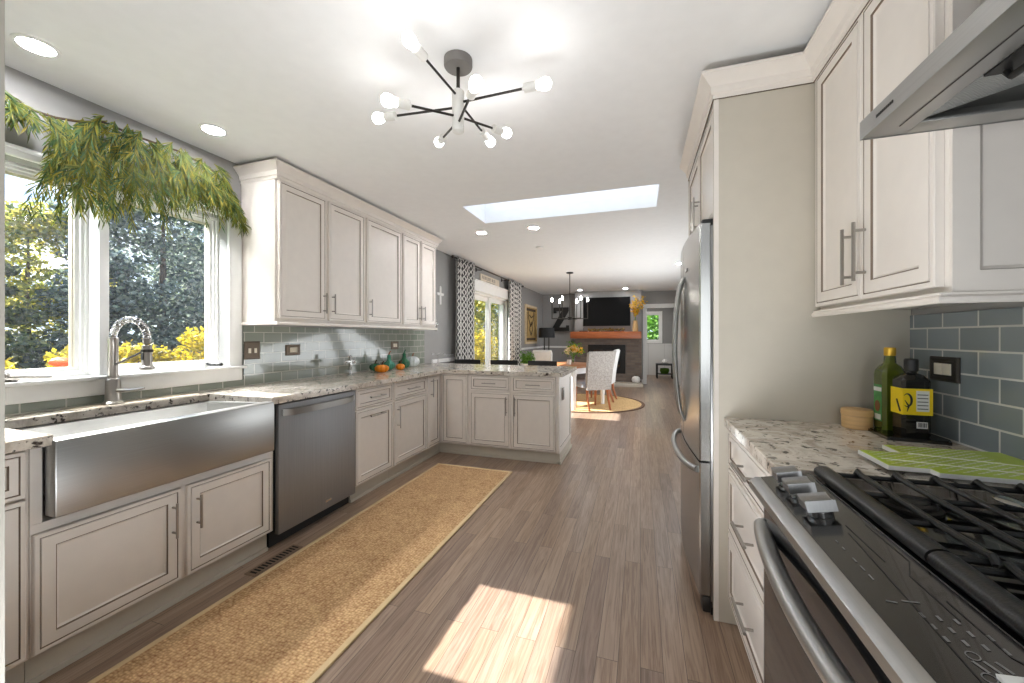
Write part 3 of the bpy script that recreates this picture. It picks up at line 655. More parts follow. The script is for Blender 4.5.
# ------------------------------------------------------------------ right side run
RF = Face((.385, 0, 0), Y, -X)
c = thing('drawer_cabinet', (.385, 1.58, 0), 'cream three-drawer base cabinet between the range and the refrigerator panel', 'cabinet', 'base cabinets')
MB().box(.385, XR-.004, 1.240, 1.936, .113, .872, 0, .002).build('carcass', 'cream', c)
MB().box(.43, XR-.004, 1.240, 1.936, 0, .1125).build('toe_kick', 'taupe', c)
for z0, z1, hz in ((.705, .862, .785), (.42, .695, .56), (.125, .41, .27)):
    d = RF.front(c, 'drawer', 1.25, 1.925, z0, z1, .04 if z1 > .8 else .05); RF.pull(d, 1.585, hz, .19, False)
tag(MB().box(.352, XR-.003, 1.236, 1.937, .874, .914, 0, .004).build('granite_worktop', 'granite', smooth=20), 'speckled beige granite counter slab between range and refrigerator panel', 'worktop')
b = MB().box(XR-.008, XR-.0005, .1, 1.9375, .9145, 1.352)
tag(b.build('tile_backsplash', 'glass_tile_blue'), 'blue-grey glass subway tile backsplash behind the range and oil bottles', 'backsplash')
c = thing('refrigerator_surround', (.66, 2.42, 0), 'tall plain taupe panels standing either side of the refrigerator', 'surround')
MB().box(.311, XR-.004, 1.938, 1.957, .001, 2.33, 0, .0015).box(.3115, .331, 1.9365, 1.9378, .002, 2.33, 1).build('side_board', ['taupe', 'cream'], c)
MB().box(.311, XR-.004, 2.881, 2.90, .001, 2.33, 0, .0015).build('side_board', 'taupe', c)
c = thing('wall_cabinet', (.333, 2.42, 1.82), 'cream cabinet set above the refrigerator', 'cabinet')
MB().box(.334, XR-.004, 1.9575, 2.8805, 1.815, 2.33, 0, .002).build('carcass', 'cream', c)
FF = Face((.333, 0, 0), Y, -X)
d = FF.front(c, 'door', 1.965, 2.416, 1.82, 2.315); FF.pull(d, 2.385, 1.95, .19, True)
d = FF.front(c, 'door', 2.424, 2.874, 1.82, 2.315); FF.pull(d, 2.455, 1.95, .19, True)
# refrigerator
c = thing('refrigerator', (.6, 2.42, 0), 'tall stainless french-door refrigerator with a bottom freezer drawer', 'refrigerator')
MB().box(.305, .98, 1.974, 2.866, .03, 1.78, 0, .004).box(.33, .95, 2.0, 2.84, 0, .03).build('body', 'steel_dark', c)
def bow(y): return .258-.024*math.sin(PI*(y-1.97)/(2.87-1.97))
def fdoor(name, y0, y1, z0, z1):
    n = 14; ys = [y0+(y1-y0)*i/n for i in range(n+1)]
    poly = [(.303, y0), (.303, y1)]+[(bow(y), y) for y in ys[::-1]]
    poly = [(.303, y0), (.303, y1), (bow(y1)+.006, y1)]+[(bow(y), max(y0+.006, min(y1-.006, y))) for y in ys[::-1]]+[(bow(y0)+.006, y0)]
    return MB().prism(poly, 'z', z0, z1).build(name, 'steel_v', c, smooth=25)
dl = fdoor('door', 1.974, 2.417, .70, 1.79); dr = fdoor('door', 2.423, 2.866, .70, 1.79); dz = fdoor('freezer_drawer', 1.974, 2.866, .085, .69)
MB().box(.305, .36, 1.974, 2.866, .001, .06).box(.27, .36, 1.98, 2.05, .001, .075, 0, .01).build('kick_grille', 'dark_metal', c)
for hy in (1.98, 2.78): MB().box(.27, .40, hy, hy+.08, 1.7905, 1.81, 0, .003).build('hinge_cover', 'black_plastic', c)
for dd, yy in ((dl, 2.372), (dr, 2.468)):
    pts = [(bow(yy)-.002-.046*math.sin(PI*t/20)**.55 if 0 < t < 20 else bow(yy), yy, .80+.80*t/20) for t in range(21)]
    MB().tube(pts, .0135, 12, flat=.8).build('handle', 'steel', dd)
pts = [(bow(2.42)+.02-.068*math.sin(PI*t/20)**.5 if 0 < t < 20 else bow(2.05), 2.02+.80*t/20, .645) for t in range(21)]
MB().tube(pts, .015, 12).build('handle', 'steel', dz)
MB().box(bow(2.3)-.004, bow(2.3)+.004, 2.27, 2.33, 1.62, 1.635).build('badge', 'chrome', dl)
# wall cabinet on the right
c = thing('wall_cabinet', (.707, 1.58, 1.37), 'cream two-door wall cabinet beside the range hood', 'cabinet')
MB().box(.7075, XR-.004, 1.226, 1.936, 1.376, 2.34, 0, .002).build('carcass', 'cream', c)
UR = Face((.707, 0, 0), Y, -X)
d = UR.front(c, 'door', 1.238, 1.572, 1.392, 2.335); UR.pull(d, 1.545, 1.545, .19, True)
d = UR.front(c, 'door', 1.576, 1.925, 1.392, 2.335); UR.pull(d, 1.62, 1.54, .19, True)
MB().panel((.708, 1.226, 1.377), X, Z, -Y, .297, .96, [(0, -.0005, 0), (0, .012, 0), (.05, .012, 0), (.052, .007, 1), (.055, .006, 0), (.06, .004, 0)]).build('end_panel', ['cream', 'glaze'], c, smooth=0)
RPATH = [(.311, 2.90), (.311, 1.938), (.687, 1.938), (.687, 1.214), (XR-.004, 1.214)]
b = MB().crown(RPATH, [(o, 2.331+z*.98) for o, z in CP]).crown(RPATH, [(0, 2.327), (.004, 2.327), (.004, 2.3295), (0, 2.3295)], 1)
tag(b.build('crown_moulding', ['cream', 'glaze'], smooth=25), 'cream crown moulding stepping from the refrigerator panel to the wall cabinet by the hood', 'moulding')
b = MB().crown([(.687, 1.936), (.687, 1.214), (XR-.004, 1.214)], [(o, 1.350+z) for o, z in RP])
tag(b.build('light_rail', 'cream', smooth=25), 'cream rail moulding under the wall cabinet by the range hood', 'moulding')
# ------------------------------------------------------------------ range hood
c = thing('range_hood', (.75, .80, 1.74), 'stainless wall range hood with baffle filters above the gas range', 'hood')
hx0, hx1, hy0, hy1, hz = .50, XR-.01, .44, 1.15, 1.74
b = MB()
t = .002
for x0, x1, y0, y1 in ((hx0, hx0+t, hy0, hy1), (hx1-t, hx1, hy0, hy1), (hx0+t, hx1-t, hy0, hy0+t), (hx0+t, hx1-t, hy1-t, hy1)): b.box(x0, x1, y0, y1, hz, hz+.043)
cx0, cx1, cy0, cy1 = .74, hx1, .67, .92
b.faces([(hx0, hy0, hz+.043), (hx1, hy0, hz+.043), (hx1, hy1, hz+.043), (hx0, hy1, hz+.043), (cx0, cy0, hz+.27), (cx1, cy0, hz+.27), (cx1, cy1, hz+.27), (cx0, cy1, hz+.27)],
        [(0, 1, 5, 4), (1, 2, 6, 5), (2, 3, 7, 6), (3, 0, 4, 7), (4, 5, 6, 7)])
b.build('canopy', 'steel', c, smooth=20)
MB().box(cx0, cx1, cy0, cy1, hz+.271, ZC-.001, 0, .002).build('chimney', 'steel_v', c)
b = MB()
for x0, x1, y0, y1 in ((hx0+t, hx0+.085, hy0+t, hy1-t), (hx1-.03, hx1-t, hy0+t, hy1-t), (hx0+.085, hx1-.03, hy0+t, hy0+.03), (hx0+.085, hx1-.03, hy1-.055, hy1-t)): b.box(x0, x1, y0, y1, hz+.001, hz+.008, 0, .001)
b.box(hx0+.05, hx0+.052, hy0+.04, hy1-.05, hz+.0, hz+.0015, 1)
b.build('underside_rim', ['steel', 'dark_metal'], c)
def filt(y0, y1):
    b = MB(); n = 28
    A, B = Vector((hx0+.087, 0, hz+.006)), Vector((hx1-.032, 0, hz+.11))
    for i in range(n):
        a, e = y0+(y1-y0)*i/n, y0+(y1-y0)*(i+.5)/n
        b.faces([A+Y*a, B+Y*a, B+Y*e, A+Y*e, A+Y*a+Z*.014, B+Y*a+Z*.014, B+Y*e+Z*.014, A+Y*e+Z*.014], [(0, 1, 2, 3), (4, 5, 6, 7), (0, 1, 5, 4), (3, 2, 6, 7)])
    b.faces([A+Y*y0+Z*.016, B+Y*y0+Z*.016, B+Y*y1+Z*.016, A+Y*y1+Z*.016], [(0, 1, 2, 3)], 1)
    f = b.build('baffle_filter', ['filter_steel', 'dark_metal'], c, smooth=0)
    m = (y0+y1)/2-.07; h = MB()
    h.tube([(hx0+.12, m-.06, hz+.002), (hx0+.12, m-.05, hz-.012), (hx0+.12, m+.05, hz-.012), (hx0+.12, m+.06, hz+.002)], .006, 8).box(hx0+.095, hx0+.15, m-.07, m+.07, hz+.004, hz+.008)
    h.build('handle', 'black_plastic', f)
filt(hy0+.032, .792); filt(.798, hy1-.057)
b = MB()
for i in range(9): b.box(hx0-.0012, hx0, 1.02+i*.007, 1.0245+i*.007, hz+.018, hz+.024)
b.build('badge', 'dark_metal', c)
# ------------------------------------------------------------------ gas range
c = thing('gas_range', (.65, .82, 0), 'slide-in stainless and black gas range with a touch control panel', 'range')
gy0, gy1 = .40, 1.228
MB().box(.337, XR-.012, gy0, gy1, .06, .8495).box(.337, XR-.012, gy0, gy1, .8505, .868).box(.36, XR-.03, gy0+.02, gy1-.02, 0, .06).build('body', 'black_plastic', c)
MB().box(.40, XR-.012, gy0, gy1, .869, .903, 0, .004).build('cooktop', 'black_gloss', c)
b = MB().prism([(.284, .858), (.292, .850), (.325, .850), (.325, .869), (.312, .8855), (.30, .8845), (.286, .874)], 'y', gy0, gy1)
b.build('front_trim', 'steel', c, smooth=40)
P0, P1 = Vector((.3125, 0, .886)), Vector((.424, 0, .9085))
nn = Vector((-(P1-P0).z, 0, (P1-P0).x)).normalized()
cp = MB().prism([(P0.x, .8692), (P0.x, P0.z), (P1.x, P1.z), (P1.x, .9035), (.3995, .9035), (.3995, .8692)], 'y', gy0+.001, gy1-.001).build('control_panel', 'black_glass', c, smooth=20)
def pp(u, y, h=0): return P0.lerp(P1, u)+Y*y+nn*h
def strip(b, u0, u1, y0, y1, m=0, h=.0006): b.faces([pp(u0, y0, h), pp(u1, y0, h), pp(u1, y1, h), pp(u0, y1, h)], [(0, 1, 2, 3)], m)
b = MB()
strip(b, .985, 1.0, gy0, gy1, 2)
def line(p, q, w, m):
    (u0, a0), (u1, a1) = p, q; L = (P1-P0).length; d = Vector(((u1-u0)*L, a1-a0)); n2 = Vector((-d.y, d.x)).normalized()*w/2
    vs = [pp(u0+n2.x/L, a0+n2.y, .0007), pp(u1+n2.x/L, a1+n2.y, .0007), pp(u1-n2.x/L, a1-n2.y, .0007), pp(u0-n2.x/L, a0-n2.y, .0007)]
    b.faces(vs, [(0, 1, 2, 3)], m)
for p, q in (((.9, .93), (.9, .80)), ((.9, .80), (.72, .76)), ((.72, .76), (.72, .66)), ((.80, .70), (.80, .60)), ((.80, .60), (.93, .565)), ((.93, .565), (.93, .50)), ((.55, .90), (.35, .55)), ((.62, .93), (.62, .80))): line(p, q, .0016, 1)
for y0, y1 in ((.80, .82), (.775, .795), (.75, .77), (.84, .855), (.865, .88)): line((.28, y0), (.28, y1-.006), .0022, 0)
for i in range(3):
    for k in range(4 if i else 3): line((.42+.13*k, .675-.022*i-.006*k), (.42+.13*k, .665-.022*i-.006*k), .0035, 0)
line((.36, .70), (.52, .695), .003, 0); line((.2, .70), (.3, .695), .003, 0)
for k in range(3): line((.45+.09*k, .592), (.49+.09*k, .575), .003, 0)
for k in range(3): line((.64+.07*k, .56), (.68+.07*k, .525), .0025, 0)
for cu, cy_ in ((.45, .568), (.84, .53), (.5, .60)):
    for k in range(12):
        a, e = 2*PI*k/12, 2*PI*(k+1)/12; line((cu+.05*math.cos(a), cy_+.007*math.sin(a)), (cu+.05*math.cos(e), cy_+.007*math.sin(e)), .0014, 0)
b.build('panel_markings', ['ink_mark', 'ink', 'steel'], cp, smooth=0, normals=False)
def knob(y):
    k = MB()
    o = pp(.42, y, .0); a = (P1-P0).normalized()
    base = []
    def ring(r, h): return [o+a*math.cos(2*PI*i/20)*r+Y*math.sin(2*PI*i/20)*r+nn*h for i in range(20)]
    vs = ring(.024, .001)+ring(.024, .012)+ring(.02, .016)
    k.faces(vs, [(j*20+i, j*20+(i+1) % 20, (j+1)*20+(i+1) % 20, (j+1)*20+i) for j in range(2) for i in range(20)]+[tuple(range(40, 60))], 1)
    # wedge grip: wide, concave, leaning
    pr = [(-.024, .014), (-.02, .036), (-.008, .031), (.006, .029), (.02, .033), (.024, .036), (.024, .014)]
    n = len(pr); q = []
    for s_ in (-1, 1):
        for p_ in pr: q.append(o+Y*p_[0]+a*s_*.027+nn*p_[1])
    k.faces(q, [tuple(range(n)), tuple(range(2*n-1, n-1, -1))]+[(i, (i+1) % n, n+(i+1) % n, n+i) for i in range(n)], 0)
    return k.build('knob', ['steel_dark', 'chrome'], c, smooth=30)
for y in (1.165, 1.085, .985): knob(y)
# oven door
d = MB().box(.317, .336, gy0+.004, gy1-.006, .19, .838, 0, .004).build('oven_door', 'steel', c)
MB().box(.3145, .3168, gy0+.02, gy1-.026, .23, .834).build('window', 'black_gloss', d)
b = MB()
b.tube([(.312-.040*math.sin(PI*t/24)**.8, gy0+.03+(gy1-.022-gy0-.03)*t/24, .764) for t in range(25)], .021, 14, flat=.85)
for yy in (gy0+.022, gy1-.034): b.box(.308, .3165, yy, yy+.014, .744, .784, 0, .003)
b.build('handle', 'steel', d, smooth=50)
MB().box(.318, .336, gy0+.004, gy1-.006, .065, .182, 0, .004).build('warming_drawer', 'steel', c)
# burners and grates
for bx_, by_, br_ in ((.55, 1.06, .04), (.83, 1.06, .036), (.55, .58, .045), (.83, .58, .036), (.69, .82, .05)):
    MB().lathe((bx_, by_, .9035), [(br_*1.25, 0), (br_*1.25, .006), (br_, .008), (br_, .014), (br_*.8, .018), (br_*.78, .012), (.001, .012)], 24).lathe((bx_, by_, .917), [(.001, 0), (br_*.72, 0), (br_*.72, .005), (.001, .007)], 20, 1).build('burner', ['dark_metal', 'black_iron'], c)
def grate(y0, y1):
    b = MB(); zt_ = .934
    b.tube([(.447, y0, zt_-.012), (.447, y1, zt_-.012)], .021, 16, flat=.75)
    b.tube([(.965, y0, zt_-.006), (.965, y1, zt_-.006)], .010, 10)
    for i in range(6):
        x = .515+.075*i
        pts = [(x, y0+.002, zt_-.012), (x, y0+.012, zt_-.002), (x, y0+.03, zt_-.005), (x, (y0+y1)/2-.05, zt_-.006), (x, (y0+y1)/2+.05, zt_-.006), (x, y1-.03, zt_-.005), (x, y1-.012, zt_-.0), (x, y1-.002, zt_-.012)]
        b.tube(pts, .0065, 8)
    for y in (y0+.012, (y0*2+y1)/3, (y0+2*y1)/3, y1-.012): b.tube([(.447, y, zt_-.013), (.965, y, zt_-.013)], .006, 8)
    for x in (.455, .957):
        for y in (y0+.02, y1-.02): b.box(x-.009, x+.009, y-.009, y+.009, .9035, zt_-.014)
    return b.build('grate', 'black_iron', c)
grate(.79, 1.205); grate(.425, .784)
# metal spoon on the grates
sy = 1.0
c = thing('spoon', (.69, .9, .93), 'long polished metal spoon lying across the black grates', 'spoon')
MB().tube([(.702, 1.02, .9405), (.703, .97, .9385), (.704, .90, .943), (.703, .78, .9425), (.702, .66, .941)], [.004, .0045, .0045, .0055, .006], 10, flat=.5).build('handle', 'chrome', c)
MB().sphere((.70, 1.05, .940), .02, 14, 0, (1, 1.6, .3)).build('bowl', 'chrome', c)
b = MB(); b.faces([pp(u, y, h) for h in (.001, .006) for u, y in ((.50, .568), (.97, .560), (.97, .48), (.50, .488))], [(0, 1, 2, 3), (4, 5, 6, 7), (0, 1, 5, 4), (1, 2, 6, 5), (2, 3, 7, 6), (3, 0, 4, 7)])
o = b; tag(o.build('card', 'label_white'), 'small pale card lying at the near end of the range', 'card')
# ------------------------------------------------------------------ things on the right counter
c = thing('wooden_box', (.80, 1.86, zt), 'round light wooden lidded box by the refrigerator panel', 'box')
MB().lathe((.80, 1.862, zt+.001), [(.044, 0), (.047, .003), (.047, .048), (.046, .05), (.001, .05)], 28).build('body', 'wood_light', c)
MB().lathe((.80, 1.862, zt+.0515), [(.046, 0), (.049, .001), (.049, .02), (.046, .024), (.001, .025)], 28).build('lid', 'wood_light', c)
b = MB(); b.prism([(.805, 1.675), (.965, 1.655), (.985, 1.70), (.985, 1.86), (.93, 1.885), (.82, 1.87)], 'z', zt+.0005, zt+.010).prism([(.812, 1.681), (.96, 1.662), (.978, 1.70), (.978, 1.855), (.93, 1.877), (.826, 1.863)], 'z', zt+.0101, zt+.0125)
tag(b.build('tray', 'black_gloss'), 'shiny black tray under the two oil bottles', 'tray')
def rect_ring(cx, cy, w, d, z, ch):
    return [(cx-w+ch, cy-d, z), (cx+w-ch, cy-d, z), (cx+w, cy-d+ch, z), (cx+w, cy+d-ch, z), (cx+w-ch, cy+d, z), (cx-w+ch, cy+d, z), (cx-w, cy+d-ch, z), (cx-w, cy-d+ch, z)]
def square_bottle(c, cx, cy, w, d, z, hb, hs, hn, m):
    b = MB(); vs = []
    for ww, dd, zz in ((w*.94, d*.94, 0), (w, d, .006), (w, d, hb), (w*.93, d*.93, hb+hs*.35), (w*.7, d*.7, hb+hs*.75), (.016, .016, hb+hs), (.0145, .0145, hb+hs+hn)):
        vs += rect_ring(cx, cy, ww, dd, z+zz, min(ww, dd)*(.28 if ww > .02 else .55))
    n = 7
    b.faces(vs, [(i*8+k, i*8+(k+1) % 8, (i+1)*8+(k+1) % 8, (i+1)*8+k) for i in range(n-1) for k in range(8)]+[tuple(range(8)), tuple(range(48, 56))])
    return b.build('glass_body', m, c, smooth=40)
zb2 = zt+.013
c = thing('oil_bottle', (.872, 1.80, zb2), 'green glass oil bottle with a gold cap', 'bottle', 'oil bottles on the tray')
square_bottle(c, .88, 1.815, .036, .036, zb2, .20, .045, .035, 'oil_bottle')
MB().lathe((.88, 1.815, zb2+.272), [(.0165, 0), (.0175, .003), (.0175, .028), (.015, .031), (.001, .032)], 20).build('cap', 'gold_cap', c)
b = MB().box(.8432, .8437, 1.790, 1.84, zb2+.03, zb2+.165, 0); b.box(.8427, .8431, 1.79, 1.84, zb2+.14, zb2+.155, 1)
b.lathe((.8431, 1.815, zb2+.085), [(.001, -.0002), (.016, -.0002), (.016, -.001), (.001, -.001)], 16, 2, 'x', sxy=(1, 1.3)).box(.8427, .8431, 1.795, 1.835, zb2+.035, zb2+.055, 1)
b.build('label', ['label_green', 'label_white', 'label_brown'], c)
c = thing('oil_bottle', (.897, 1.73, zb2), 'dark square oil bottle with a bright yellow label', 'bottle', 'oil bottles on the tray')
square_bottle(c, .897, 1.728, .040, .033, zb2, .188, .028, .019, 'dark_bottle')
MB().lathe((.897, 1.728, zb2+.222), [(.016, 0), (.019, .002), (.019, .04), (.016, .044), (.001, .045)], 20).build('cap', 'black_plastic', c)
yl = 1.6945; b = MB()
b.box(.8565, .9375, yl-.0006, yl, zb2+.075, zb2+.165, 0); b.box(.8562, .8568, yl-.0002, 1.7615, zb2+.075, zb2+.165, 0)
b.box(.893, .928, yl-.001, yl-.0007, zb2+.088, zb2+.158, 1)
for k in range(5): b.box(.896, .925, yl-.0012, yl-.0011, zb2+.095+k*.012, zb2+.098+k*.012, 3)
for k in range(5): b.tube([(.8558, 1.705+.004*k, zb2+.085+.008*k), (.8558, 1.709+.004*k, zb2+.093+.008*k)], .003, 6, 2)
pts = [(.8565+.012*math.cos(a), yl-.001, zb2+.125+.022*math.sin(a)) for a in [x*.35-2.2 for x in range(14)]]
b.tube([(p[0]+.012, p[1], p[2]) for p in pts], [.0008+.0028*math.sin(PI*i/13) for i in range(14)], 6, 2); b.tube([(.862, yl-.001, zb2+.125), (.873, yl-.001, zb2+.105), (.868, yl-.001, zb2+.086)], [.001, .003, .001], 6, 2)
b.build('label', ['label_yellow', 'label_white', 'ink', 'ink_grey'], c)
b = MB().box(.894, .924, yl-.0006, yl, zb2+.03, zb2+.052, 0)
for k in range(8): b.box(.898+k*.003, .8993+k*.003+(k % 3)*.0004, yl-.001, yl-.0007, zb2+.034, zb2+.049, 1)
b.build('barcode', ['label_white', 'ink'], c)
c = thing('cutting_board', (.80, 1.38, zt), 'lime green cutting board with a stepped white edge on the granite', 'board')
OUT = [(.615, 1.275), (.615, 1.425), (.715, 1.425), (.715, 1.515), (.99, 1.515), (.99, 1.243), (.70, 1.243), (.70, 1.275)]
MB().prism(OUT, 'z', zt+.008, zt+.019).build('slab', 'label_white', c)
def inset(poly, d):
    n = len(poly); out = []
    ar = sum(poly[i][0]*poly[(i+1) % n][1]-poly[(i+1) % n][0]*poly[i][1] for i in range(n)); s_ = 1 if ar > 0 else -1
    for i in range(n):
        p, q, r_ = Vector(poly[i-1]), Vector(poly[i]), Vector(poly[(i+1) % n])
        a = (q-p).normalized(); e = (r_-q).normalized(); na, ne = Vector((-a.y, a.x))*s_, Vector((-e.y, e.x))*s_
        out.append(tuple(q+na*d+ne*d))
    return out
MB().prism(inset(OUT, .003), 'z', zt+.0191, zt+.0205).build('green_face', 'lime_board', c)
b = MB()
def inside(p):
    x, y = p; return (.62 < x < .985 and 1.28 < y < 1.42) or (.72 < x < .985 and 1.25 < y < 1.51)
for i in range(26):
    for k in range(10):
        x, y = .63+.028*k+.014*(i % 2), 1.25+.0105*i
        if inside((x, y)) and inside((x+.02, y+.006)): b.faces([(x, y, zt+.0209), (x+.017, y+.007, zt+.0209), (x+.017, y+.0105, zt+.0209), (x, y+.0035, zt+.0209)], [(0, 1, 2, 3)])
b.tube([(.73, 1.42, zt+.0206), (.98, 1.36, zt+.0206)], .0015, 6); b.tube([(.63, 1.34, zt+.0206), (.98, 1.28, zt+.0206)], .0015, 6)
b.build('leaf_pattern', 'label_white', c, smooth=0)
MB().box(.605, .995, 1.24, 1.525, zt+.0005, zt+.0075, 0, .001).build('glass_base', 'clear_glass', c)
def outlet(y0, y1, z0, z1, x, d, label, kind, seats, m='bronze'):
    c = thing('switch_plate' if kind == 'switch' else 'outlet', (x, (y0+y1)/2, z0), label, kind)
    s_ = X if d > 0 else -X
    o = Vector((x, y0, z0))
    MB().panel(o, Y, Z, s_, y1-y0, z1-z0, [(0, 0, 0), (0, .004, 0), (.006, .009, 0), (.014, .009, 0), (.016, .007, 0)]).build('plate', m, c, smooth=0)
    for a0, a1, b0, b1 in seats:
        MB().box(min(x+d*.0071, x+d*.011), max(x+d*.0071, x+d*.011), a0, a1, b0, b1, 0, .001).build('toggle' if kind == 'switch' else 'socket', 'ivory', c)
outlet(1.682, 1.817, 1.115, 1.20, XR-.0085, -1, 'dark bronze outlet plate on the tiles beside the oil bottles', 'outlet', [(1.71, 1.747, 1.138, 1.177), (1.75, 1.787, 1.138, 1.177)], 'dark_metal')
outlet(2.047, 2.17, 1.105, 1.235, XW+.0085, 1, 'bronze double switch plate beside the window casing', 'switch', [(2.075, 2.095, 1.15, 1.185), (2.12, 2.14, 1.15, 1.185)])
outlet(2.39, 2.53, 1.118, 1.205, XW+.0085, 1, 'bronze outlet plate above the dishwasher', 'outlet', [(2.425, 2.46, 1.142, 1.182), (2.462, 2.497, 1.142, 1.182)])
outlet(3.775, 3.915, 1.125, 1.215, XW+.0085, 1, 'bronze outlet plate above the pumpkins', 'outlet', [(3.81, 3.843, 1.15, 1.19), (3.847, 3.88, 1.15, 1.19)])
# ------------------------------------------------------------------ things on the left counter
c = thing('cross_ornament', (-2.5, 2.90, zt), 'silver cross ornament on a stand in front of the tiles', 'ornament')
b = MB().box(-2.513, -2.487, 2.888, 2.912, zt+.05, zt+.17, 0, .004).box(-2.511, -2.489, 2.85, 2.95, zt+.115, zt+.142, 0, .004)
for p in ((2.9, .175), (2.848, .128), (2.952, .128)): b.sphere((-2.5, p[0], zt+p[1]), .017, 10, 0, (.7, 1, 1))
b.build('cross', 'silver_leaf', c)
MB().lathe((-2.5, 2.9, zt+.0005), [(.032, 0), (.032, .006), (.014, .014), (.01, .052)], 18).build('stand', 'silver_leaf', c)
def squash(name, x, y, r, h, m, label, neck=None, stem='stem_brown', lobes=8, group='pumpkins and gourds on the counter'):
    c = thing(name, (x, y, zt), label, name.replace('glass_', ''), group)
    n = 12
    prof = [(max(.004, r*math.sin(PI*i/n)**.75), h*(.5-.5*math.cos(PI*i/n))) for i in range(n+1)]
    if neck: prof = prof[:9]+[(r*.42, h*.98), (r*.30, h*1.2), (r*.30, h*1.5), (r*.2, h*1.62), (.003, h*1.66)]
    MB().lathe((x, y, zt+.0005), prof, 40, 0, lobes=lobes, depth=.16).build('body', m, c)
    top = prof[-1][1]
    MB().tube([(x, y, zt+top-.006), (x+.004, y+.004, zt+top+.02), (x+.016, y+.008, zt+top+.035)], [.009, .006, .006], 8).build('stem', stem, c)
squash('pumpkin', -2.45, 3.29, .070, .075, 'orange_squash', 'wide flat orange pumpkin at the near end of the group')
squash('glass_gourd', -2.54, 3.53, .062, .10, 'teal_glass', 'teal glass gourd with a dark neck behind the flat orange pumpkin', True, 'rust')
squash('glass_pumpkin', -2.60, 3.38, .058, .08, 'green_glass', 'low green glass pumpkin tucked behind the flat orange one')
squash('pumpkin', -2.44, 3.59, .048, .066, 'orange_squash', 'small round orange pumpkin between the two glass gourds')
squash('glass_gourd', -2.52, 3.78, .066, .105, 'green_glass', 'green glass gourd behind the small round orange pumpkin', True, 'green_glass')
squash('pumpkin', -2.56, 4.01, .085, .125, 'pale_glaze', 'white glazed pumpkin with a rust stem at the far end of the group', stem='rust', lobes=10)
for (px_, py_, s_, lab) in ((-2.45, 4.42, 1.0, 'nearer clear glass pedestal dish on the counter corner'), (-2.36, 4.56, .85, 'smaller clear glass pedestal dish nearer the peninsula')):
    c = thing('pedestal_dish', (px_, py_, zt), lab, 'dish', 'glass pedestal dishes')
    MB().lathe((px_, py_, zt+.0005), [(.001, 0), (.045*s_, 0), (.045*s_, .004), (.01, .012), (.008, .10*s_), (.012, .115*s_), (.001, .116*s_)], 22).build('foot', 'dish_glass', c)
    MB().lathe((px_, py_, zt+.1165*s_), [(.001, 0), (.075*s_, .004), (.085*s_, .03*s_), (.082*s_, .03*s_), (.072*s_, .009), (.001, .006)], 26).build('bowl', 'dish_glass', c)
def wallcross(y, z, h, label, m):
    c = MB().box(XW+.001, XW+.016, y-.018, y+.018, z-h*.6, z+h*.4, 0, .003).box(XW+.001, XW+.015, y-h*.3, y+h*.3, z-.018, z+.018, 0, .003)
    for p in ((y, z+h*.4), (y-h*.3, z), (y+h*.3, z)): c.sphere((XW+.01, p[0], p[1]), .02, 10, 0, (.5, 1, 1))
    c.sphere((XW+.012, y, z), .026, 10, 0, (.5, 1, 1))
    return tag(c.build('wall_cross', m), label, 'cross', 'crosses on the wall')
wallcross(4.93, 1.87, .24, 'white cross hung higher on the grey wall past the cabinets', 'label_white')
wallcross(4.80, 1.45, .17, 'small grey cross hung low on the wall by the cabinet end', 'silver_leaf')
# ------------------------------------------------------------------ floor things
c = thing('runner_rug', (-1.52, 1.9, 0), 'long tan woven sisal runner in front of the sink', 'rug')
MB().box(-1.885, -1.16, .28, 3.43, .001, .010).build('woven_field', 'sisal', c)
b = MB()
for x0, x1, y0, y1 in ((-1.912, -1.885, .25, 3.457), (-1.16, -1.133, .25, 3.457), (-1.885, -1.16, .25, .28), (-1.885, -1.16, 3.43, 3.457)): b.box(x0, x1, y0, y1, .0008, .0115, 0, .002)
b.build('binding', 'rug_tape', c)
c = thing('floor_register', (-1.97, 1.68, 0), 'slotted brown floor vent beside the sink cabinet', 'vent')
MB().box(-2.01, -1.935, 1.53, 1.84, .0005, .004).build('plate', 'vent_brown', c)
b = MB()
for i in range(13): b.box(-1.995, -1.95, 1.548+i*.0222, 1.56+i*.0222, .0041, .0046)
b.build('slots', 'vent_hole', c)
# ------------------------------------------------------------------ ceiling lights
def R2(r, d, z):
    cs, sn = math.cos(.3182), math.sin(.3182); return Vector((r*cs-d*sn, r*sn+d*cs, z))
hub = R2(-.236, 1.71, 0)
c = thing('ceiling_light', (hub.x, hub.y, ZC), 'sputnik ceiling light with eight globe bulbs above the runner', 'light')
MB().lathe((hub.x, hub.y, ZC-.001), [(.062, 0), (.062, -.03), (.058, -.036), (.001, -.037)], 28).build('canopy', 'canopy_grey', c)
MB().tube([(hub.x, hub.y, ZC-.037), (hub.x, hub.y, 2.345)], .008, 10).build('stem', 'dark_metal', c)
MB().lathe((hub.x, hub.y, 2.165), [(.001, -.004), (.02, 0), (.026, .004), (.026, .178), (.02, .184), (.001, .186)], 24).build('hub', 'socket_white', c)
bulbs = [(-.365, 1.41, 2.335), (-.115, 1.99, 2.27), (.127, 1.60, 2.305), (-.609, 1.80, 2.279), (-.469, 1.50, 2.176), (-.034, 1.92, 2.275), (-.13, 1.39, 2.168), (-.375, 2.02, 2.28)]
hz_ = [2.32, 2.30, 2.295, 2.275, 2.235, 2.235, 2.205, 2.215]
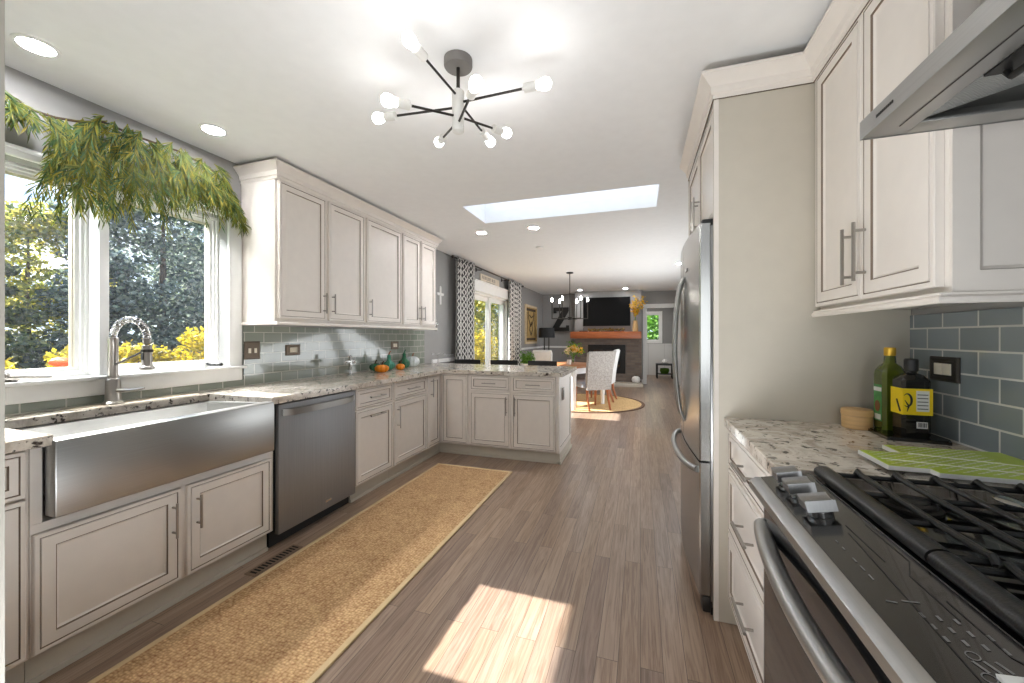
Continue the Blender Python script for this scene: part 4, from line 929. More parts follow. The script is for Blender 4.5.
for (r_, d_, z_), h_ in zip(bulbs, hz_):
    p = R2(r_, d_, z_); q = Vector((hub.x, hub.y, h_)); v = (p-q).normalized()
    a = MB().tube([q+v*.024, p-v*.085], .0052, 10).build('arm', 'dark_metal', c)
    MB().tube([p-v*.088, p-v*.080, p-v*.079, p-v*.026], [.008, .008, .0185, .0185], 18).build('socket', 'socket_white', a)
    b = MB(); k = 14; pts = []; rr = []
    for i in range(k+1):
        t = i/k; pts.append(p-v*.026+v*.062*t); rr.append(max(.0015, .0135+.011*math.sin(min(1, t*1.5)*PI/2)) if t < .62 else max(.001, .0245*math.sqrt(max(0, 1-((t-.62)/.38)**2))))
    b.tube(pts, rr, 18).build('bulb', 'bulb_glow', a)
def can(x, y, label):
    c = thing('recessed_light', (x, y, ZC), label, 'light', 'recessed ceiling lights')
    MB().lathe((x, y, ZC-.0005), [(.07, 0), (.07, -.004), (.055, -.007), (.053, -.003), (.053, 0)], 32, caps=False).build('trim_ring', 'white_paint', c)
    MB().lathe((x, y, ZC-.0008), [(.001, 0), (.0525, 0), (.0525, -.003), (.001, -.003)], 32).build('lens', 'lens_glow', c)
can(-2.394, .925, 'recessed light in the ceiling corner over the near end of the window')
can(-2.379, 1.625, 'recessed light between the window garland and the wall cabinets')
can(-1.762, 4.212, 'recessed light just past the skylight on the window side')
can(-1.131, 4.20, 'recessed light just past the skylight nearer its middle')
can(-1.50, 10.2, 'far recessed light in front of the television, behind the dining chandelier')
can(-.36, 10.2, 'far recessed light by the flower vase end of the mantel')
can(.62, 7.0, 'recessed light at the refrigerator side of the dining room')
o = MB().lathe((-1.29, 5.14, ZC-.0005), [(.06, 0), (.06, -.012), (.052, -.018), (.001, -.019)], 28); tag(o.build('smoke_detector', 'white_paint'), 'small round white detector on the ceiling past the skylight', 'detector')
# ------------------------------------------------------------------ garland over the window
c = thing('garland', (XW+.06, 1.3, 2.3), 'green cedar garland draped over the top of the kitchen window', 'garland')
gx = XW+.06
GP = [(.60, 2.30), (.80, 2.36), (.935, 2.335), (1.0, 2.305), (1.08, 2.31), (1.167, 2.335), (1.254, 2.38), (1.40, 2.375), (1.60, 2.385), (1.78, 2.36), (1.90, 2.27), (1.975, 2.14), (2.005, 2.02)]
def gpt(t):
    f = t*(len(GP)-1); k = min(int(f), len(GP)-2); a, b_ = GP[k], GP[k+1]; u = f-k
    return Vector((gx, a[0]+(b_[0]-a[0])*u, a[1]+(b_[1]-a[1])*u))
MB().tube([gpt(i/48) for i in range(49)], .006, 8).build('stem', 'stem_brown', c)
def spray(p, L, side, out, seedv):
    rnd = random.Random(seedv); b = MB()
    def blades(q, d, n, ln):
        for k in range(n):
            t = (k+.5)/n; base = q(t)
            tan = (q(min(1, t+.05))-q(max(0, t-.05))).normalized()
            sdv = 1 if k % 2 else -1
            w = tan.cross(X).normalized()*sdv
            dr = (tan*rnd.uniform(.9, 1.3)+w*rnd.uniform(.2, .6)+X*rnd.uniform(-.12, .35)).normalized()
            l = ln*rnd.uniform(.7, 1.2)*(1-.35*t); ww = dr.cross(X+Vector((0, rnd.uniform(-.5, .5), rnd.uniform(-.5, .5)))).normalized()*.003
            m = base+dr*l*.55+Vector((0, 0, -.004)); e_ = base+dr*l+Vector((0, 0, -.012))
            b.faces([base-ww*.5, base+ww*.5, m+ww, e_, m-ww], [(0, 1, 2, 3, 4)])
    def q0(t): return p+Vector((out*math.sin(t*PI*.6), side*L*(t-.35*t*t), -L*(.25*t+.75*t*t)))
    b.tube([q0(i/8) for i in range(9)], [.003-.0025*i/9 for i in range(9)], 5)
    blades(q0, 0, int(46*L/.3), .08)
    for j in range(int(5*L/.3)):
        t = rnd.uniform(.15, .85); s_ = rnd.choice((-1, 1)); bp = q0(t); LL = L*rnd.uniform(.3, .55); an = rnd.uniform(.3, .9); o_ = rnd.uniform(-.02, .05)
        def q1(u, bp=bp, LL=LL, s_=s_, an=an, o_=o_): return bp+Vector((o_*u, s_*LL*an*(u-.4*u*u)+side*LL*.3*u, -LL*(.4*u+.6*u*u)))
        blades(q1, 0, 22, .07)
    return b.build('spray', 'cedar', c, smooth=0, normals=False)
rg = random.Random(5)
SPR = [(.04, .3), (.09, .3), (.135, .15), (.16, .14), (.185, .13), (.21, .13), (.24, .10), (.285, .24), (.31, .46), (.335, .46), (.36, .30), (.41, .24), (.435, .42), (.455, .50), (.475, .54), (.495, .58), (.51, .50), (.53, .42), (.55, .50), (.57, .52), (.585, .42), (.605, .38), (.62, .46), (.635, .46), (.65, .38), (.665, .36), (.68, .42), (.695, .40), (.71, .34), (.725, .36), (.74, .30), (.755, .30), (.77, .26), (.785, .30), (.80, .24), (.82, .24), (.845, .22), (.87, .18), (.895, .16), (.93, .12), (.965, .10)]
for i, (t, L) in enumerate(SPR):
    spray(gpt(t)+Vector((rg.uniform(-.02, .03), 0, rg.uniform(-.01, .035) if t > .4 else rg.uniform(-.01, .01))), L*.92, rg.uniform(-.35, .45) if t < .8 else rg.uniform(-.5, -.1), rg.uniform(.0, .07), i)
# ------------------------------------------------------------------ curtains, rod, sign, art
def curtain(y0, y1, label, seedv, zt=2.458):
    b = MB(); uvs = []; ny, nz = 96, 14; rnd = random.Random(seedv); ph = rnd.uniform(0, 6)
    vs = []; uu = []; L = 0; last = None
    for i in range(ny+1):
        t = i/ny; x = XW+.115+.035*math.sin(t*2*PI*6+ph); y = y0+(y1-y0)*t
        if last: L += math.hypot(x-last[0], y-last[1])
        last = (x, y)
        for k in range(nz+1):
            z = .012+(zt-.012)*k/nz; vs.append((XW+.115+(x-XW-.115)*(1-.25*k/nz)+.006*math.sin(z*3+i*.4), y, z)); uu.append((L, z))
    fs = [(i*(nz+1)+k, (i+1)*(nz+1)+k, (i+1)*(nz+1)+k+1, i*(nz+1)+k+1) for i in range(ny) for k in range(nz)]
    me = bpy.data.meshes.new('curtain'); me.from_pydata(vs, [], fs); me.update()
    uv = me.uv_layers.new(name='UVMap')
    for lp in me.loops: uv.data[lp.index].uv = uu[lp.vertex_index]
    me.materials.append(M['trellis_cloth']); me.polygons.foreach_set('use_smooth', [True]*len(me.polygons))
    o = bpy.data.objects.new('curtain', me); C.objects.link(o)
    sm = o.modifiers.new('thickness', 'SOLIDIFY'); sm.thickness = .003
    return tag(o, label, 'curtain', 'trellis curtains at the sliding door')
curtain(5.20, 5.82, 'grey and white trellis curtain at the kitchen side of the sliding door', 3)
curtain(7.62, 8.44, 'grey and white trellis curtain at the far side of the sliding door', 4)
c = thing('curtain_rod', (XW+.11, 6.9, 2.425), 'dark metal curtain rod above the sliding door', 'rod')
MB().tube([(XW+.115, 5.12, 2.43), (XW+.115, 8.62, 2.43)], .011, 12).build('pole', 'dark_metal', c)
for y in (5.10, 8.64): MB().sphere((XW+.115, y, 2.43), .024, 14).build('finial', 'dark_metal', c)
for y in (6.2, 7.5): MB().box(XW+.001, XW+.012, y-.02, y+.02, 2.39, 2.455).tube([(XW+.012, y, 2.42), (XW+.115, y, 2.412)], .008, 8).build('bracket', 'dark_metal', c)
c = thing('wall_sign', (XW, 6.83, 2.25), 'narrow cream lettered sign above the sliding door', 'sign')
MB().panel((XW+.001, 6.36, 2.24), Y, Z, X, .96, .15, [(0, 0, 1), (0, .022, 1), (.012, .022, 1), (.013, .018, 0)]).build('board', ['sign_cream', 'taupe'], c, smooth=0)
b = MB(); rnd = random.Random(2); y = 6.44
for k in range(13):
    w = rnd.uniform(.025, .04)
    if k in (9,): y += .03
    b.box(XW+.0195, XW+.0205, y, y+.010, 2.305, 2.36)
    if k % 3 != 1: b.box(XW+.0195, XW+.0205, y+.0101, y+w, 2.35, 2.36)
    if k % 2: b.box(XW+.0195, XW+.0205, y+.0101, y+w, 2.305, 2.315)
    if k % 3 == 0: b.box(XW+.0195, XW+.0205, y+w-.009, y+w, 2.316, 2.349)
    y += w+.016
b.box(XW+.0195, XW+.0205, 6.62, 7.06, 2.272, 2.279)
b.build('lettering', 'ink_grey', c, smooth=0)
c = thing('wall_art', (XW, 9.7, 1.08), 'tall tan artwork with a dark figure in a pale wood frame', 'art')
b = MB().panel((XW+.001, 9.18, 1.085), Y, Z, X, 1.10, .985, [(0, 0, 0), (0, .035, 0), (.055, .035, 0), (.056, .012, 1)]); b.build('frame', ['frame_pale', 'art_tan'], c, smooth=0)
b = MB(); xx = XW+.0135
for z0, z1 in ((1.175, 1.235), (1.92, 1.985)): b.box(xx, xx+.001, 9.28, 10.18, z0, z1)
def ap(pts, r): b.tube([(xx, 9.28+.9*p[0], 1.24+.68*p[1]) for p in pts], r, 6, flat=.3)
ap([(.2, .98), (.25, .7), (.4, .5), (.35, .3), (.5, .1)], .03); ap([(.8, .98), (.75, .7), (.6, .5), (.65, .3), (.5, .1)], .03); ap([(.3, .85), (.5, .75), (.7, .85)], .025); ap([(.42, .42), (.5, .6), (.58, .42), (.5, .3), (.42, .42)], .022)
ap([(.08, .95), (.1, .5), (.07, .05)], .02); ap([(.92, .95), (.9, .5), (.93, .05)], .02)
b.build('drawing', 'art_dark', c)
# ------------------------------------------------------------------ far living room
MBb = MB().box(-1.70, .026, 10.655, YF-.002, .08, 1.21)
c = thing('fireplace', (-.84, 10.65, 0), 'grey brick fireplace with a black firebox at the end of the room', 'fireplace')
b = MB(); fx0, fx1, fz0, fz1 = -1.34, -.37, .30, 1.06
for x0, x1, z0, z1 in ((-1.699, fx0, .09, 1.215), (fx1, .0255, .09, 1.215), (fx0, fx1, .09, fz0), (fx0, fx1, fz1, 1.215)): b.box(x0, x1, 10.60, YF-.002, z0, z1)
b.build('brick_surround', 'grey_brick', c, smooth=0); MBb.bm.free()
b = MB().panel((fx0+.002, 10.598, fz0+.002), X, Z, -Y, fx1-fx0-.004, fz1-fz0-.004, [(0, -.1, 0), (0, .012, 0), (.14, .012, 0), (.142, -.03, 1)]); b.build('firebox', ['black_iron', 'black_gloss'], c, smooth=0)
b = MB()
for k in range(5): b.tube([(-1.1+.12*k, 10.59, .46), (-1.02+.12*k, 10.60, .52+.05*(k % 2))], .02, 8)
b.build('log', 'bark', c)
MB().box(-1.69, .06, 10.25, 10.599, 0, .085, 0, .006).box(-1.699, .0255, 10.60, YF-.002, 0, .0895).build('hearth', 'taupe', c)
o = MB().box(-1.78, .022, 10.36, 10.649, 1.222, 1.40, 0, .008); tag(o.build('mantel_shelf', 'wood_orange'), 'thick orange-brown wooden mantel beam over the brick fireplace', 'mantel')
c = thing('television', (-.86, 10.64, 1.55), 'large black flat television above the mantel', 'television')
MB().box(-1.47, -.25, 10.60, 10.635, 1.55, 2.315, 0, .004).box(-1.1, -.6, 10.635, 10.649, 1.75, 2.1).build('body', 'black_plastic', c)
MB().box(-1.46, -.26, 10.5985, 10.5998, 1.562, 2.305).build('screen', 'tv_black', c)
o = MB().box(-1.55, -1.33, 10.42, 10.52, 1.4005, 1.425, 0, .004).box(-1.44, -1.43, 10.46, 10.47, 1.425, 1.50); tag(o.build('cable_box', 'black_plastic'), 'small black box at the left end of the mantel', 'box')
def leafcloud(b, pts, n, spread, size, rnd, m=0):
    for _ in range(n):
        p = Vector(rnd.choice(pts))+Vector((rnd.gauss(0, spread), rnd.gauss(0, spread), rnd.gauss(0, spread)))
        d = Vector((rnd.gauss(0, 1), rnd.gauss(0, 1), rnd.gauss(0, 1))).normalized(); e = d.cross(Vector((rnd.gauss(0, 1), rnd.gauss(0, 1), rnd.gauss(0, 1)))).normalized()
        s = size*rnd.uniform(.6, 1.3)
        b.faces([p-d*s, p+e*s*.5, p+d*s, p-e*s*.5], [(0, 1, 2, 3)], m)
rnd = random.Random(11)
c = thing('mantel_garland', (-.85, 10.43, 1.40), 'low dried leaf garland lying along the mantel', 'garland')
b = MB(); b.tube([(-1.3+.1*i, 10.44+.01*(i % 2), 1.411) for i in range(10)], .008, 6); b.build('stem', 'stem_brown', c)
b = MB(); leafcloud(b, [(-1.3+.03*i, 10.44, 1.452) for i in range(31)], 220, .014, .03, rnd); b.build('leaves', 'gourd_leaf', c, smooth=0, normals=False)
c = thing('vase', (-.125, 10.47, 1.40), 'tan vase of tall yellow flowers at the right end of the mantel', 'vase')
MB().lathe((-.125, 10.47, 1.4005), [(.06, 0), (.075, .06), (.06, .2), (.05, .26), (.058, .28), (.045, .275), (.001, .26)], 20).build('body', 'wood_light', c)
b = MB(); stemsp = []
for k in range(9):
    q = [(-.125+rnd.uniform(-.02, .02), 10.47, 1.66)]; dx = rnd.uniform(-.10, .22); hh = rnd.uniform(.35, .62)
    for i in range(1, 6): q.append((-.125+dx*(i/5)**2, 10.47+rnd.uniform(-.05, .05)*i/5, 1.66+hh*(i/5)**.8))
    b.tube(q, .004, 5); stemsp += q[2:]
b.build('stems', 'fern', c)
b = MB(); leafcloud(b, stemsp, 420, .035, .03, rnd); b.build('blossoms', 'petal_gold', c, smooth=0, normals=False)
c = thing('hearth_pumpkin', (-.11, 10.42, .086), 'white pumpkin sitting on the hearth', 'pumpkin')
MB().lathe((-.11, 10.42, .0855), [(.03, 0), (.09, .03), (.11, .09), (.09, .15), (.03, .18), (.002, .165)], 32, 0, lobes=8, depth=.14).build('body', 'pot_white', c)
MB().tube([(-.11, 10.42, .25), (-.10, 10.42, .30)], [.02, .014], 8).build('stem', 'stem_brown', c)
# the letter Z on the far wall
b = MB()
zx0, zx1, zz0, zz1, yy0, yy1 = -2.40, -1.93, 1.43, 2.10, YF-.05, YF-.003
b.prism([(zx0+.03, zz1), (zx1, zz1), (zx1, zz1-.10), (zx0+.20, zz0+.10), (zx1-.08, zz0+.10), (zx1-.08, zz0+.16), (zx1+.01, zz0+.16), (zx1+.01, zz0), (zx0, zz0), (zx0, zz0+.09), (zx1-.20, zz1-.10), (zx0+.11, zz1-.10), (zx0+.11, zz1-.16), (zx0+.03, zz1-.16)], 'y', yy0, yy1)
tag(b.build('wall_letter', 'black_plastic', smooth=0), 'large black slab letter Z on the grey far wall', 'letter')
# lamp on a side table, armchair, plant
c = thing('side_table', (-2.36, 10.1, 0), 'wooden side table in the far corner under the black-shaded lamp', 'table')
MB().box(-2.62, -2.1, 9.86, 10.34, .56, .60, 0, .004).build('top', 'wood_top', c)
for x in (-2.58, -2.14):
    for y in (9.9, 10.3): MB().box(x-.02, x+.02, y-.02, y+.02, 0, .5595).build('leg', 'wood_leg', c)
c = thing('table_lamp', (-2.36, 10.1, .60), 'table lamp with a black drum shade and twin rods', 'lamp')
MB().box(-2.48, -2.24, 10.02, 10.18, .6005, .63, 0, .006).build('base', 'dark_metal', c)
for x in (-2.42, -2.30): MB().tube([(x, 10.1, .63), (x, 10.1, 1.30)], .016, 10).build('rod', 'dark_metal', c)
MB().lathe((-2.36, 10.1, 1.24), [(.215, 0), (.20, .26), (.197, .26), (.212, 0), (.215, 0)], 36, caps=False).lathe((-2.36, 10.1, 1.44), [(.001, 0), (.2, 0), (.2, .004), (.001, .004)], 24).build('lamp_shade', 'shade_black', c)
c = thing('armchair', (-2.05, 8.9, 0), 'white upholstered armchair beyond the peninsula', 'armchair')
MB().box(-2.32, -1.86, 8.6, 9.2, .14, .42, 0, .04).build('seat', 'fabric_white', c)
MB().prism([(8.52, .42), (8.60, .40), (8.62, .90), (8.50, .97), (8.44, .93)], 'x', -2.30, -1.88).build('backrest', 'fabric_white', c, smooth=40)
for x in (-2.40, -1.90): MB().box(x, x+.12, 8.5, 9.2, .14, .66, 0, .04).build('arm', 'fabric_white', c)
for x in (-2.32, -1.86):
    for y in (8.6, 9.15): MB().tube([(x, y, .1395), (x, y, 0)], [.025, .018], 8).build('leg', 'wood_leg', c)
c = thing('potted_fern', (-2.3, 7.95, 0), 'bushy green fern on a stand beyond the peninsula', 'plant')
MB().lathe((-2.3, 7.95, .5), [(.08, 0), (.11, .14), (.12, .2), (.105, .2), (.09, .16), (.001, .15)], 22).build('pot', 'pot_white', c)
b = MB()
for k in range(3):
    a = k*2*PI/3; b.tube([(-2.3+.13*math.cos(a), 7.95+.13*math.sin(a), 0), (-2.3+.06*math.cos(a), 7.95+.06*math.sin(a), .499)], .012, 8)
b.lathe((-2.3, 7.95, .485), [(.001, 0), (.09, 0), (.09, .0145), (.001, .0145)], 18); b.build('stand', 'dark_metal', c)
b = MB(); pts = []
for k in range(60):
    a = rnd.uniform(0, 2*PI); r_ = rnd.uniform(.05, .17); h_ = rnd.uniform(.05, .27)
    q = [(-2.3+r_*math.cos(a)*t, 7.95+r_*math.sin(a)*t, .66+h_*math.sin(t*1.9)) for t in (0, .4, .7, 1)]
    b.tube(q, .002, 4); pts += q[1:]
leafcloud(b, pts, 700, .022, .024, rnd); b.build('fronds', 'fern', c, smooth=0, normals=False)
# ------------------------------------------------------------------ dining set
tx, ty, ta = -1.27, 7.30, math.radians(-28)
o = MB().lathe((0, 0, 0), [(.001, .0008), (1.04, .0008), (1.04, .010), (.001, .010)], 72).lathe((0, 0, 0), [(1.0405, .0008), (1.10, .0008), (1.10, .012), (1.0405, .012), (1.0405, .0008)], 72, 1, caps=False)
c = o.build('round_rug', ['jute', 'jute_edge']); c.location = (-1.02, 7.62, 0); tag(c, 'round tan jute rug under the dining table', 'rug')
c = thing('dining_table', (0, 0, 0), 'square dining table with a wood top and white apron and legs', 'table')
MB().box(-.52, .52, -.52, .52, .725, .76, 0, .006).build('tabletop', 'wood_top', c)
b = MB()
for s_ in (-1, 1): b.box(-.40, .40, s_*.44-.012, s_*.44+.012, .62, .7245).box(s_*.44-.012, s_*.44+.012, -.40, .40, .62, .7245)
b.build('apron', 'white_paint', c)
for x in (-.44, .44):
    for y in (-.44, .44): MB().tube([(x, y, .7245), (x, y, .60), (x, y, .58), (x, y, .013)], [.05, .05, .043, .034], 4 if 0 else 14).build('leg', 'white_paint', c)
c.location = (tx, ty, 0); c.rotation_euler = (0, 0, ta)
def dining_chair(loc, rz, label, back_m, seat_m, leg_m='wood_leg'):
    c = thing('dining_chair', (0, 0, 0), label, 'chair', 'upholstered dining chairs')
    MB().box(-.24, .24, -.22, .26, .38, .49, 0, .03).build('seat', seat_m, c)     # faces +y
    b = MB(); ny = 9; vs = []
    for i in range(ny):
        t = i/(ny-1); z = .36+.66*t; yb_ = -.225-.10*t**1.5; w = .225+.02*t
        vs += [(-w, yb_-.035, z), (w, yb_-.035, z), (w, yb_+.035, z), (-w, yb_+.035, z)]
    b.faces(vs, [(i*4+k, i*4+(k+1) % 4, i*4+4+(k+1) % 4, i*4+4+k) for i in range(ny-1) for k in range(4)]+[(0, 1, 2, 3), tuple(range(4*ny-4, 4*ny))])
    es = [e for e in b.bm.edges if all(v.co.z > 1.01 for v in e.verts)]
    bmesh.ops.bevel(b.bm, geom=es, offset=.02, segments=3, affect='EDGES')
    b.build('backrest', back_m, c, smooth=50)
    for x in (-.20, .20):
        MB().tube([(x, .21, .379), (x, .22, .0125)], [.026, .017], 8).build('leg', leg_m, c)
        MB().tube([(x, -.20, .379), (x, -.225, .2), (x, -.29, .0125)], [.026, .023, .017], 8).build('leg', leg_m, c)
    c.location = loc; c.rotation_euler = (0, 0, rz); return c
dining_chair((-.82, 6.98, 0), math.radians(36), 'grey tweed dining chair with its back to the kitchen', 'fabric_grey', 'fabric_blue')
dining_chair((-.76, 7.92, 0), math.radians(85), 'pale grey dining chair on the far side of the table', 'fabric_pale', 'fabric_blue')
fxx, fyy = -1.19, 7.25
c = thing('flower_vase', (fxx, fyy, .76), 'glass vase of yellow and white flowers on the dining table', 'vase')
MB().lathe((fxx, fyy, .7605), [(.04, 0), (.045, .01), (.04, .1), (.055, .17), (.052, .17), (.036, .1), (.001, .012)], 20).build('body', 'clear_glass', c)
b = MB(); hd = []
for k in range(26):
    a = rnd.uniform(0, 2*PI); r_ = rnd.uniform(.03, .19); q = [(fxx, fyy, .775), (fxx+.2*r_*math.cos(a), fyy+.2*r_*math.sin(a), .92), (fxx+r_*math.cos(a), fyy+r_*math.sin(a), 1.11-r_*.5+rnd.uniform(-.05, .03))]
    b.tube(q, .003, 5); hd.append((q[-1], a))
b.build('stems', 'fern', c)
for nm, mm, sel in (('yellow_blossoms', 'petal_gold', 1), ('white_blossoms', 'petal_white', 0)):
    b = MB()
    for i, (p, a) in enumerate(hd):
        if (p[0] > fxx-.03) == bool(sel) or i % 5 == 0: leafcloud(b, [p], 22, .016, .022, rnd)
    b.build(nm, mm, c, smooth=0, normals=False)
b = MB(); leafcloud(b, [p for p, a in hd], 90, .05, .03, rnd); b.build('leaves', 'fern', c, smooth=0, normals=False)
c = thing('candle', (-1.24, 7.1, .76), 'short white candle beside the flower vase', 'candle')
MB().lathe((-1.24, 7.1, .7605), [(.04, 0), (.04, .085), (.034, .088), (.001, .083)], 20).build('wax', 'pot_white', c)
MB().tube([(-1.24, 7.1, .843), (-1.24, 7.1, .862)], .002, 5).build('wick', 'ink', c)
# dining chandelier
kx, ky = -1.27, 7.35
c = thing('chandelier', (kx, ky, ZC), 'dark metal chandelier with upright candle bulbs over the dining table', 'chandelier')
MB().lathe((kx, ky, ZC-.001), [(.065, 0), (.065, -.02), (.02, -.03), (.001, -.03)], 24).build('canopy', 'dark_metal', c)
MB().tube([(kx, ky, ZC-.03), (kx, ky, 1.64)], .008, 8).build('stem', 'dark_metal', c)
MB().lathe((kx, ky, 1.58), [(.001, 0), (.04, .005), (.045, .03), (.04, .06), (.001, .065)], 20).build('hub', 'dark_metal', c)
for k in range(6):
    a = k*PI/3+.28; r_ = .335; ex, ey = kx+r_*math.cos(a), ky+r_*math.sin(a)
    ar = MB().tube([(kx+.04*math.cos(a), ky+.04*math.sin(a), 1.61), (ex, ey, 1.61), (ex, ey, 1.625)], .008, 8).tube([(ex, ey, 1.602), (ex, ey, 1.93)], .009, 8).build('arm', 'dark_metal', c)
    MB().lathe((ex, ey, 1.931), [(.001, 0), (.012, 0), (.018, .02), (.019, .04), (.013, .06), (.003, .08)], 14).build('bulb', 'small_glow', ar)
# bar stools behind the peninsula
def stool(x, y, label):
    c = thing('bar_stool', (x, y, 0), label, 'stool', 'bar stools at the peninsula')
    MB().box(x-.2, x+.2, y-.18, y+.18, .62, .665, 0, .015).build('seat', 'black_plastic', c)
    b = MB(); n = 10
    for i in range(n):
        a0, a1 = -1+2*i/n, -1+2*(i+1)/n
        b.faces([(x+.195*a0, y+.19-.05*a0*a0, .80), (x+.195*a1, y+.19-.05*a1*a1, .80), (x+.195*a1, y+.19-.05*a1*a1, .945), (x+.195*a0, y+.19-.05*a0*a0, .945),
                 (x+.195*a0, y+.215-.05*a0*a0, .80), (x+.195*a1, y+.215-.05*a1*a1, .80), (x+.195*a1, y+.215-.05*a1*a1, .945), (x+.195*a0, y+.215-.05*a0*a0, .945)],
                [(0, 1, 2, 3), (4, 5, 6, 7), (3, 2, 6, 7), (0, 1, 5, 4)])
    bmesh.ops.remove_doubles(b.bm, verts=b.bm.verts, dist=.0005)
    b.tube([(x-.18, y+.165, .6655), (x-.185, y+.165, .81)], .011, 8).tube([(x+.18, y+.165, .6655), (x+.185, y+.165, .81)], .011, 8)
    b.build('backrest', 'black_plastic', c)
    for sx_ in (-1, 1):
        for sy_ in (-1, 1): MB().tube([(x+.16*sx_, y+.14*sy_, .6195), (x+.2*sx_, y+.18*sy_, 0)], .013, 8).build('leg', 'dark_metal', c)
    MB().tube([(x-.185, y-.165, .25), (x+.185, y-.165, .25)], .009, 8).tube([(x-.185, y+.165, .25), (x+.185, y+.165, .25)], .009, 8).build('footrest', 'dark_metal', c)
for x, lab in ((-2.33, 'black bar stool back nearest the curtain, just over the peninsula edge'), (-1.78, 'middle black bar stool back over the peninsula edge'), (-1.24, 'black bar stool back in front of the white armchair')): stool(x, 4.90, lab)
# ------------------------------------------------------------------ back hall
c = thing('bench', (.70, 12.8, 0), 'dark slatted low table in the room beyond the doorway', 'bench')
MB().box(.45, .95, 12.6, 13.0, .40, .44, 0, .004).build('top', 'black_plastic', c)
for x in (.48, .92):
    for y in (12.63, 12.97): MB().box(x-.025, x+.025, y-.025, y+.025, 0, .3995).build('leg', 'black_plastic', c)
MB().box(.5, .9, 12.62, 12.98, .12, .14).build('shelf', 'black_plastic', c)
o = MB().lathe((.70, 12.8, .4405), [(.07, 0), (.09, .04), (.05, .12), (.02, .14), (.001, .14)], 18); tag(o.build('jar', 'pot_white'), 'small pale jar on the dark low table', 'jar')
o = MB().lathe((.70, 12.8, .1405), [(.1, 0), (.14, .08), (.12, .16), (.001, .16)], 18); tag(o.build('basket', 'fern'), 'green basket under the dark low table', 'basket')
c = thing('hall_picture', (XR, 12.6, 1.2), 'framed picture on the right wall beyond the doorway', 'picture')
MB().panel((XR-.001, 12.2, 1.25), Y, Z, -X, .75, .80, [(0, 0, 0), (0, .03, 0), (.06, .03, 0), (.061, .015, 1)]).build('frame', ['wood_light', 'art_tan'], c, smooth=0)
# ------------------------------------------------------------------ outdoors
struct(MB().box(-60, -2.86, -25, 60, -.62, -.5).box(-20, 20, 14.3, 60, -.62, -.5).build('ground', 'lawn'))
def tree(x, y, h, r, m, label, n=5200, size=.085, kind='round', seedv=0, group='trees outside the windows', low=.1):
    rd = random.Random(seedv); c = thing('tree' if kind != 'shrub' else 'shrub', (x, y, -.5), label, 'tree' if kind != 'shrub' else 'shrub', group)
    MB().tube([(x, y, -.499), (x+.05, y, h*.4-.5), (x, y+.05, h*.85-.5)], [.05*h*.5, .04*h*.4, .01], 8).build('trunk', 'bark', c)
    blobs = []
    for k in range(40 if kind == 'round' else 26):
        if kind == 'spruce':
            t = k/25; a = k*2.4; rr = r*(1-t)*.75; blobs.append((x+rr*math.cos(a), y+rr*math.sin(a), -.5+h*(low+(1-low)*t), r*(1-t)*.42+.12, .35))
        else:
            t = rd.random(); a = rd.uniform(0, 2*PI); zz = low+(1-low)*t; pr = math.sin(PI*(.12+.8*t))**.6
            rr = r*pr*rd.uniform(.2, .85); blobs.append((x+rr*math.cos(a), y+rr*math.sin(a), -.5+h*zz*.93, r*.38*rd.uniform(.7, 1.2), .8))
    vs = []; fs = []
    for _ in range(n):
        bx_, by_, bz_, br_, fl = rd.choice(blobs)
        d = Vector((rd.gauss(0, 1), rd.gauss(0, 1), rd.gauss(0, 1))).normalized()*br_*rd.uniform(.55, 1.05)
        p = Vector((bx_+d.x, by_+d.y, bz_+d.z*fl))
        u = Vector((rd.gauss(0, 1), rd.gauss(0, 1), rd.gauss(0, .7))).normalized(); w = u.cross(Vector((rd.gauss(0, 1), rd.gauss(0, 1), rd.gauss(0, 1)))).normalized(); s = size*rd.uniform(.6, 1.4)
        if p.z < -.49: continue
        i = len(vs); vs += [p-u*s, p+w*s*.55, p+u*s, p-w*s*.55]; fs.append((i, i+1, i+2, i+3))
    me = bpy.data.meshes.new('foliage'); me.from_pydata([tuple(v-Vector((x, y, -.5))) for v in vs], [], fs); me.materials.append(M[m])
    o = bpy.data.objects.new('foliage', me); C.objects.link(o); o.parent = c
    return c
tree(-10.5, 3.2, 4.3, 1.3, 'tree_spruce', 'dense dark spruce seen low through the left pane', 11000, .055, 'spruce', 1)
tree(-12.2, 4.55, 4.6, 1.5, 'tree_gold', 'yellow-green leafy tree rising behind the spruce in the left pane', 12000, .06, 'round', 2)
tree(-10.2, 4.75, 3.9, 1.0, 'tree_dark', 'grey-green tree beside the window mullion', 9000, .055, 'round', 3)
tree(-11.0, 6.3, 6.0, 1.9, 'tree_dark', 'tall dark tree filling the middle of the right pane', 20000, .065, 'round', 4, low=.02)
tree(-12.0, 9.2, 6.2, 2.1, 'tree_dark', 'tall dark tree at the right edge of the right pane', 18000, .07, 'round', 5, low=.02)
tree(-17.0, 11.0, 6.2, 2.3, 'tree_dark', 'farther dark tree between the trees of the right pane', 12000, .085, 'round', 6, low=.02)
tree(-15.0, 12.5, 7.0, 2.8, 'tree_dark', 'farther dark tree behind the right pane trees', 14000, .10, 'round', 7, low=.02)
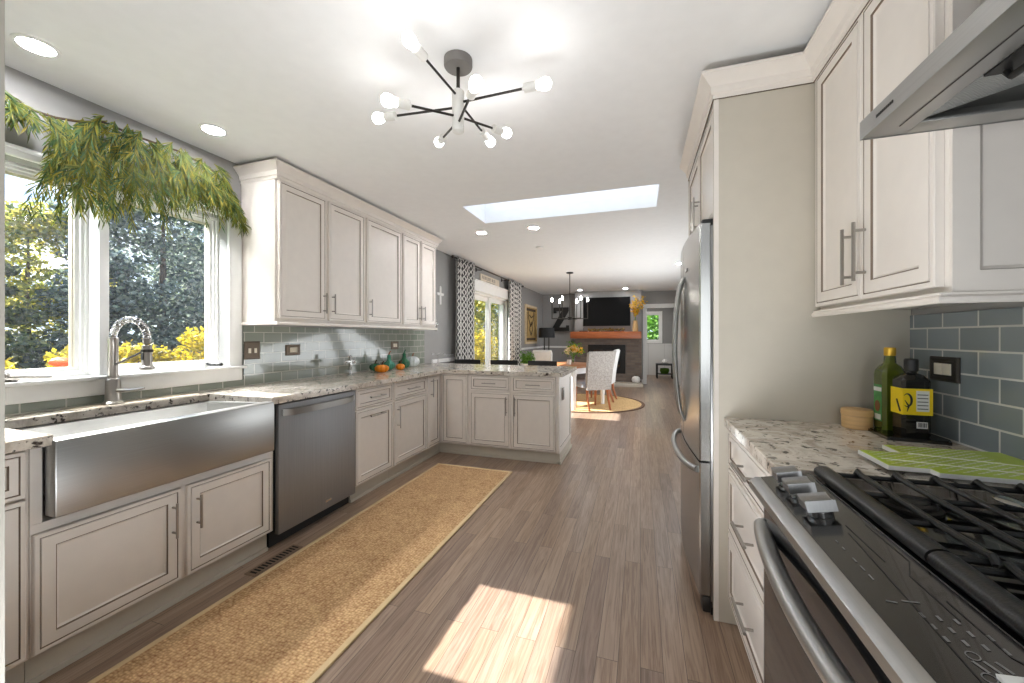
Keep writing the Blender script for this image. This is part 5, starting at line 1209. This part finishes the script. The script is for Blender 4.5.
tree(-9.8, 1.2, 3.4, 1.4, 'tree_gold', 'yellowing tree just outside the near end of the window', 4500, .085, 'round', 8)
tree(-14.5, .8, 5.4, 2.0, 'tree_dark', 'dark tree in front of the near end of the window, farther out', 9000, .09, 'round', 9, low=.02)
tree(-15.5, -2.6, 5.2, 2.2, 'tree_gold', 'yellow-green tree farthest left of the kitchen window', 8000, .1, 'round', 10, low=.02)
for i, (x, y, r_) in enumerate(((-6.2, 2.0, .5), (-6.1, 2.65, .5), (-6.2, 3.25, .5), (-6.1, 3.85, .55), (-6.0, 4.5, .6))):
    tree(x, y, (1.75, 1.75, 1.75, 1.95, 2.2)[i], r_, 'shrub_yellow', ['yellow shrub farthest left below the panes', 'yellow shrub low in the left pane', 'yellow shrub behind the window mullion', 'yellow shrub low in the middle of the right pane', 'yellow shrub at the right end of the right pane'][i], 2600, .035, 'shrub', 20+i, 'yellow shrubs below the window', .15)
tree(-6.2, 15.2, 5.2, 1.7, 'tree_gold', 'leafy green tree seen through the sliding door', 6000, .09, 'round', 31, low=.2)
tree(-7.6, 19.0, 4.6, 2.0, 'tree_dark', 'dark tree farther off through the sliding door', 5000, .11, 'round', 32)
tree(-5.4, 13.0, 1.9, .9, 'shrub_yellow', 'yellow shrub low in the sliding door pane', 3000, .05, 'shrub', 33, 'yellow shrubs past the sliding door', .1)
tree(-6.6, 14.0, 2.3, 1.0, 'shrub_yellow', 'taller yellow shrub behind the low one in the sliding door', 3000, .05, 'shrub', 34, 'yellow shrubs past the sliding door', .1)
tree(.7, 17.5, 3.6, 1.6, 'fern', 'bright green tree outside the far hall window', 5000, .08, 'round', 41, low=.05)
c = thing('garden_ball', (-3.35, 1.395, -.5), 'bright orange dome showing over the left sash rail outdoors', 'ornament')
MB().sphere((-3.35, 1.395, 1.115), .046, 22, 0, (1, 1.1, .62)).build('dome', 'orange_red', c)
MB().lathe((-3.35, 1.395, -.5), [(.06, 0), (.06, .01), (.012, .02), (.012, 1.57), (.001, 1.57)], 14).build('stake', 'dark_metal', c)
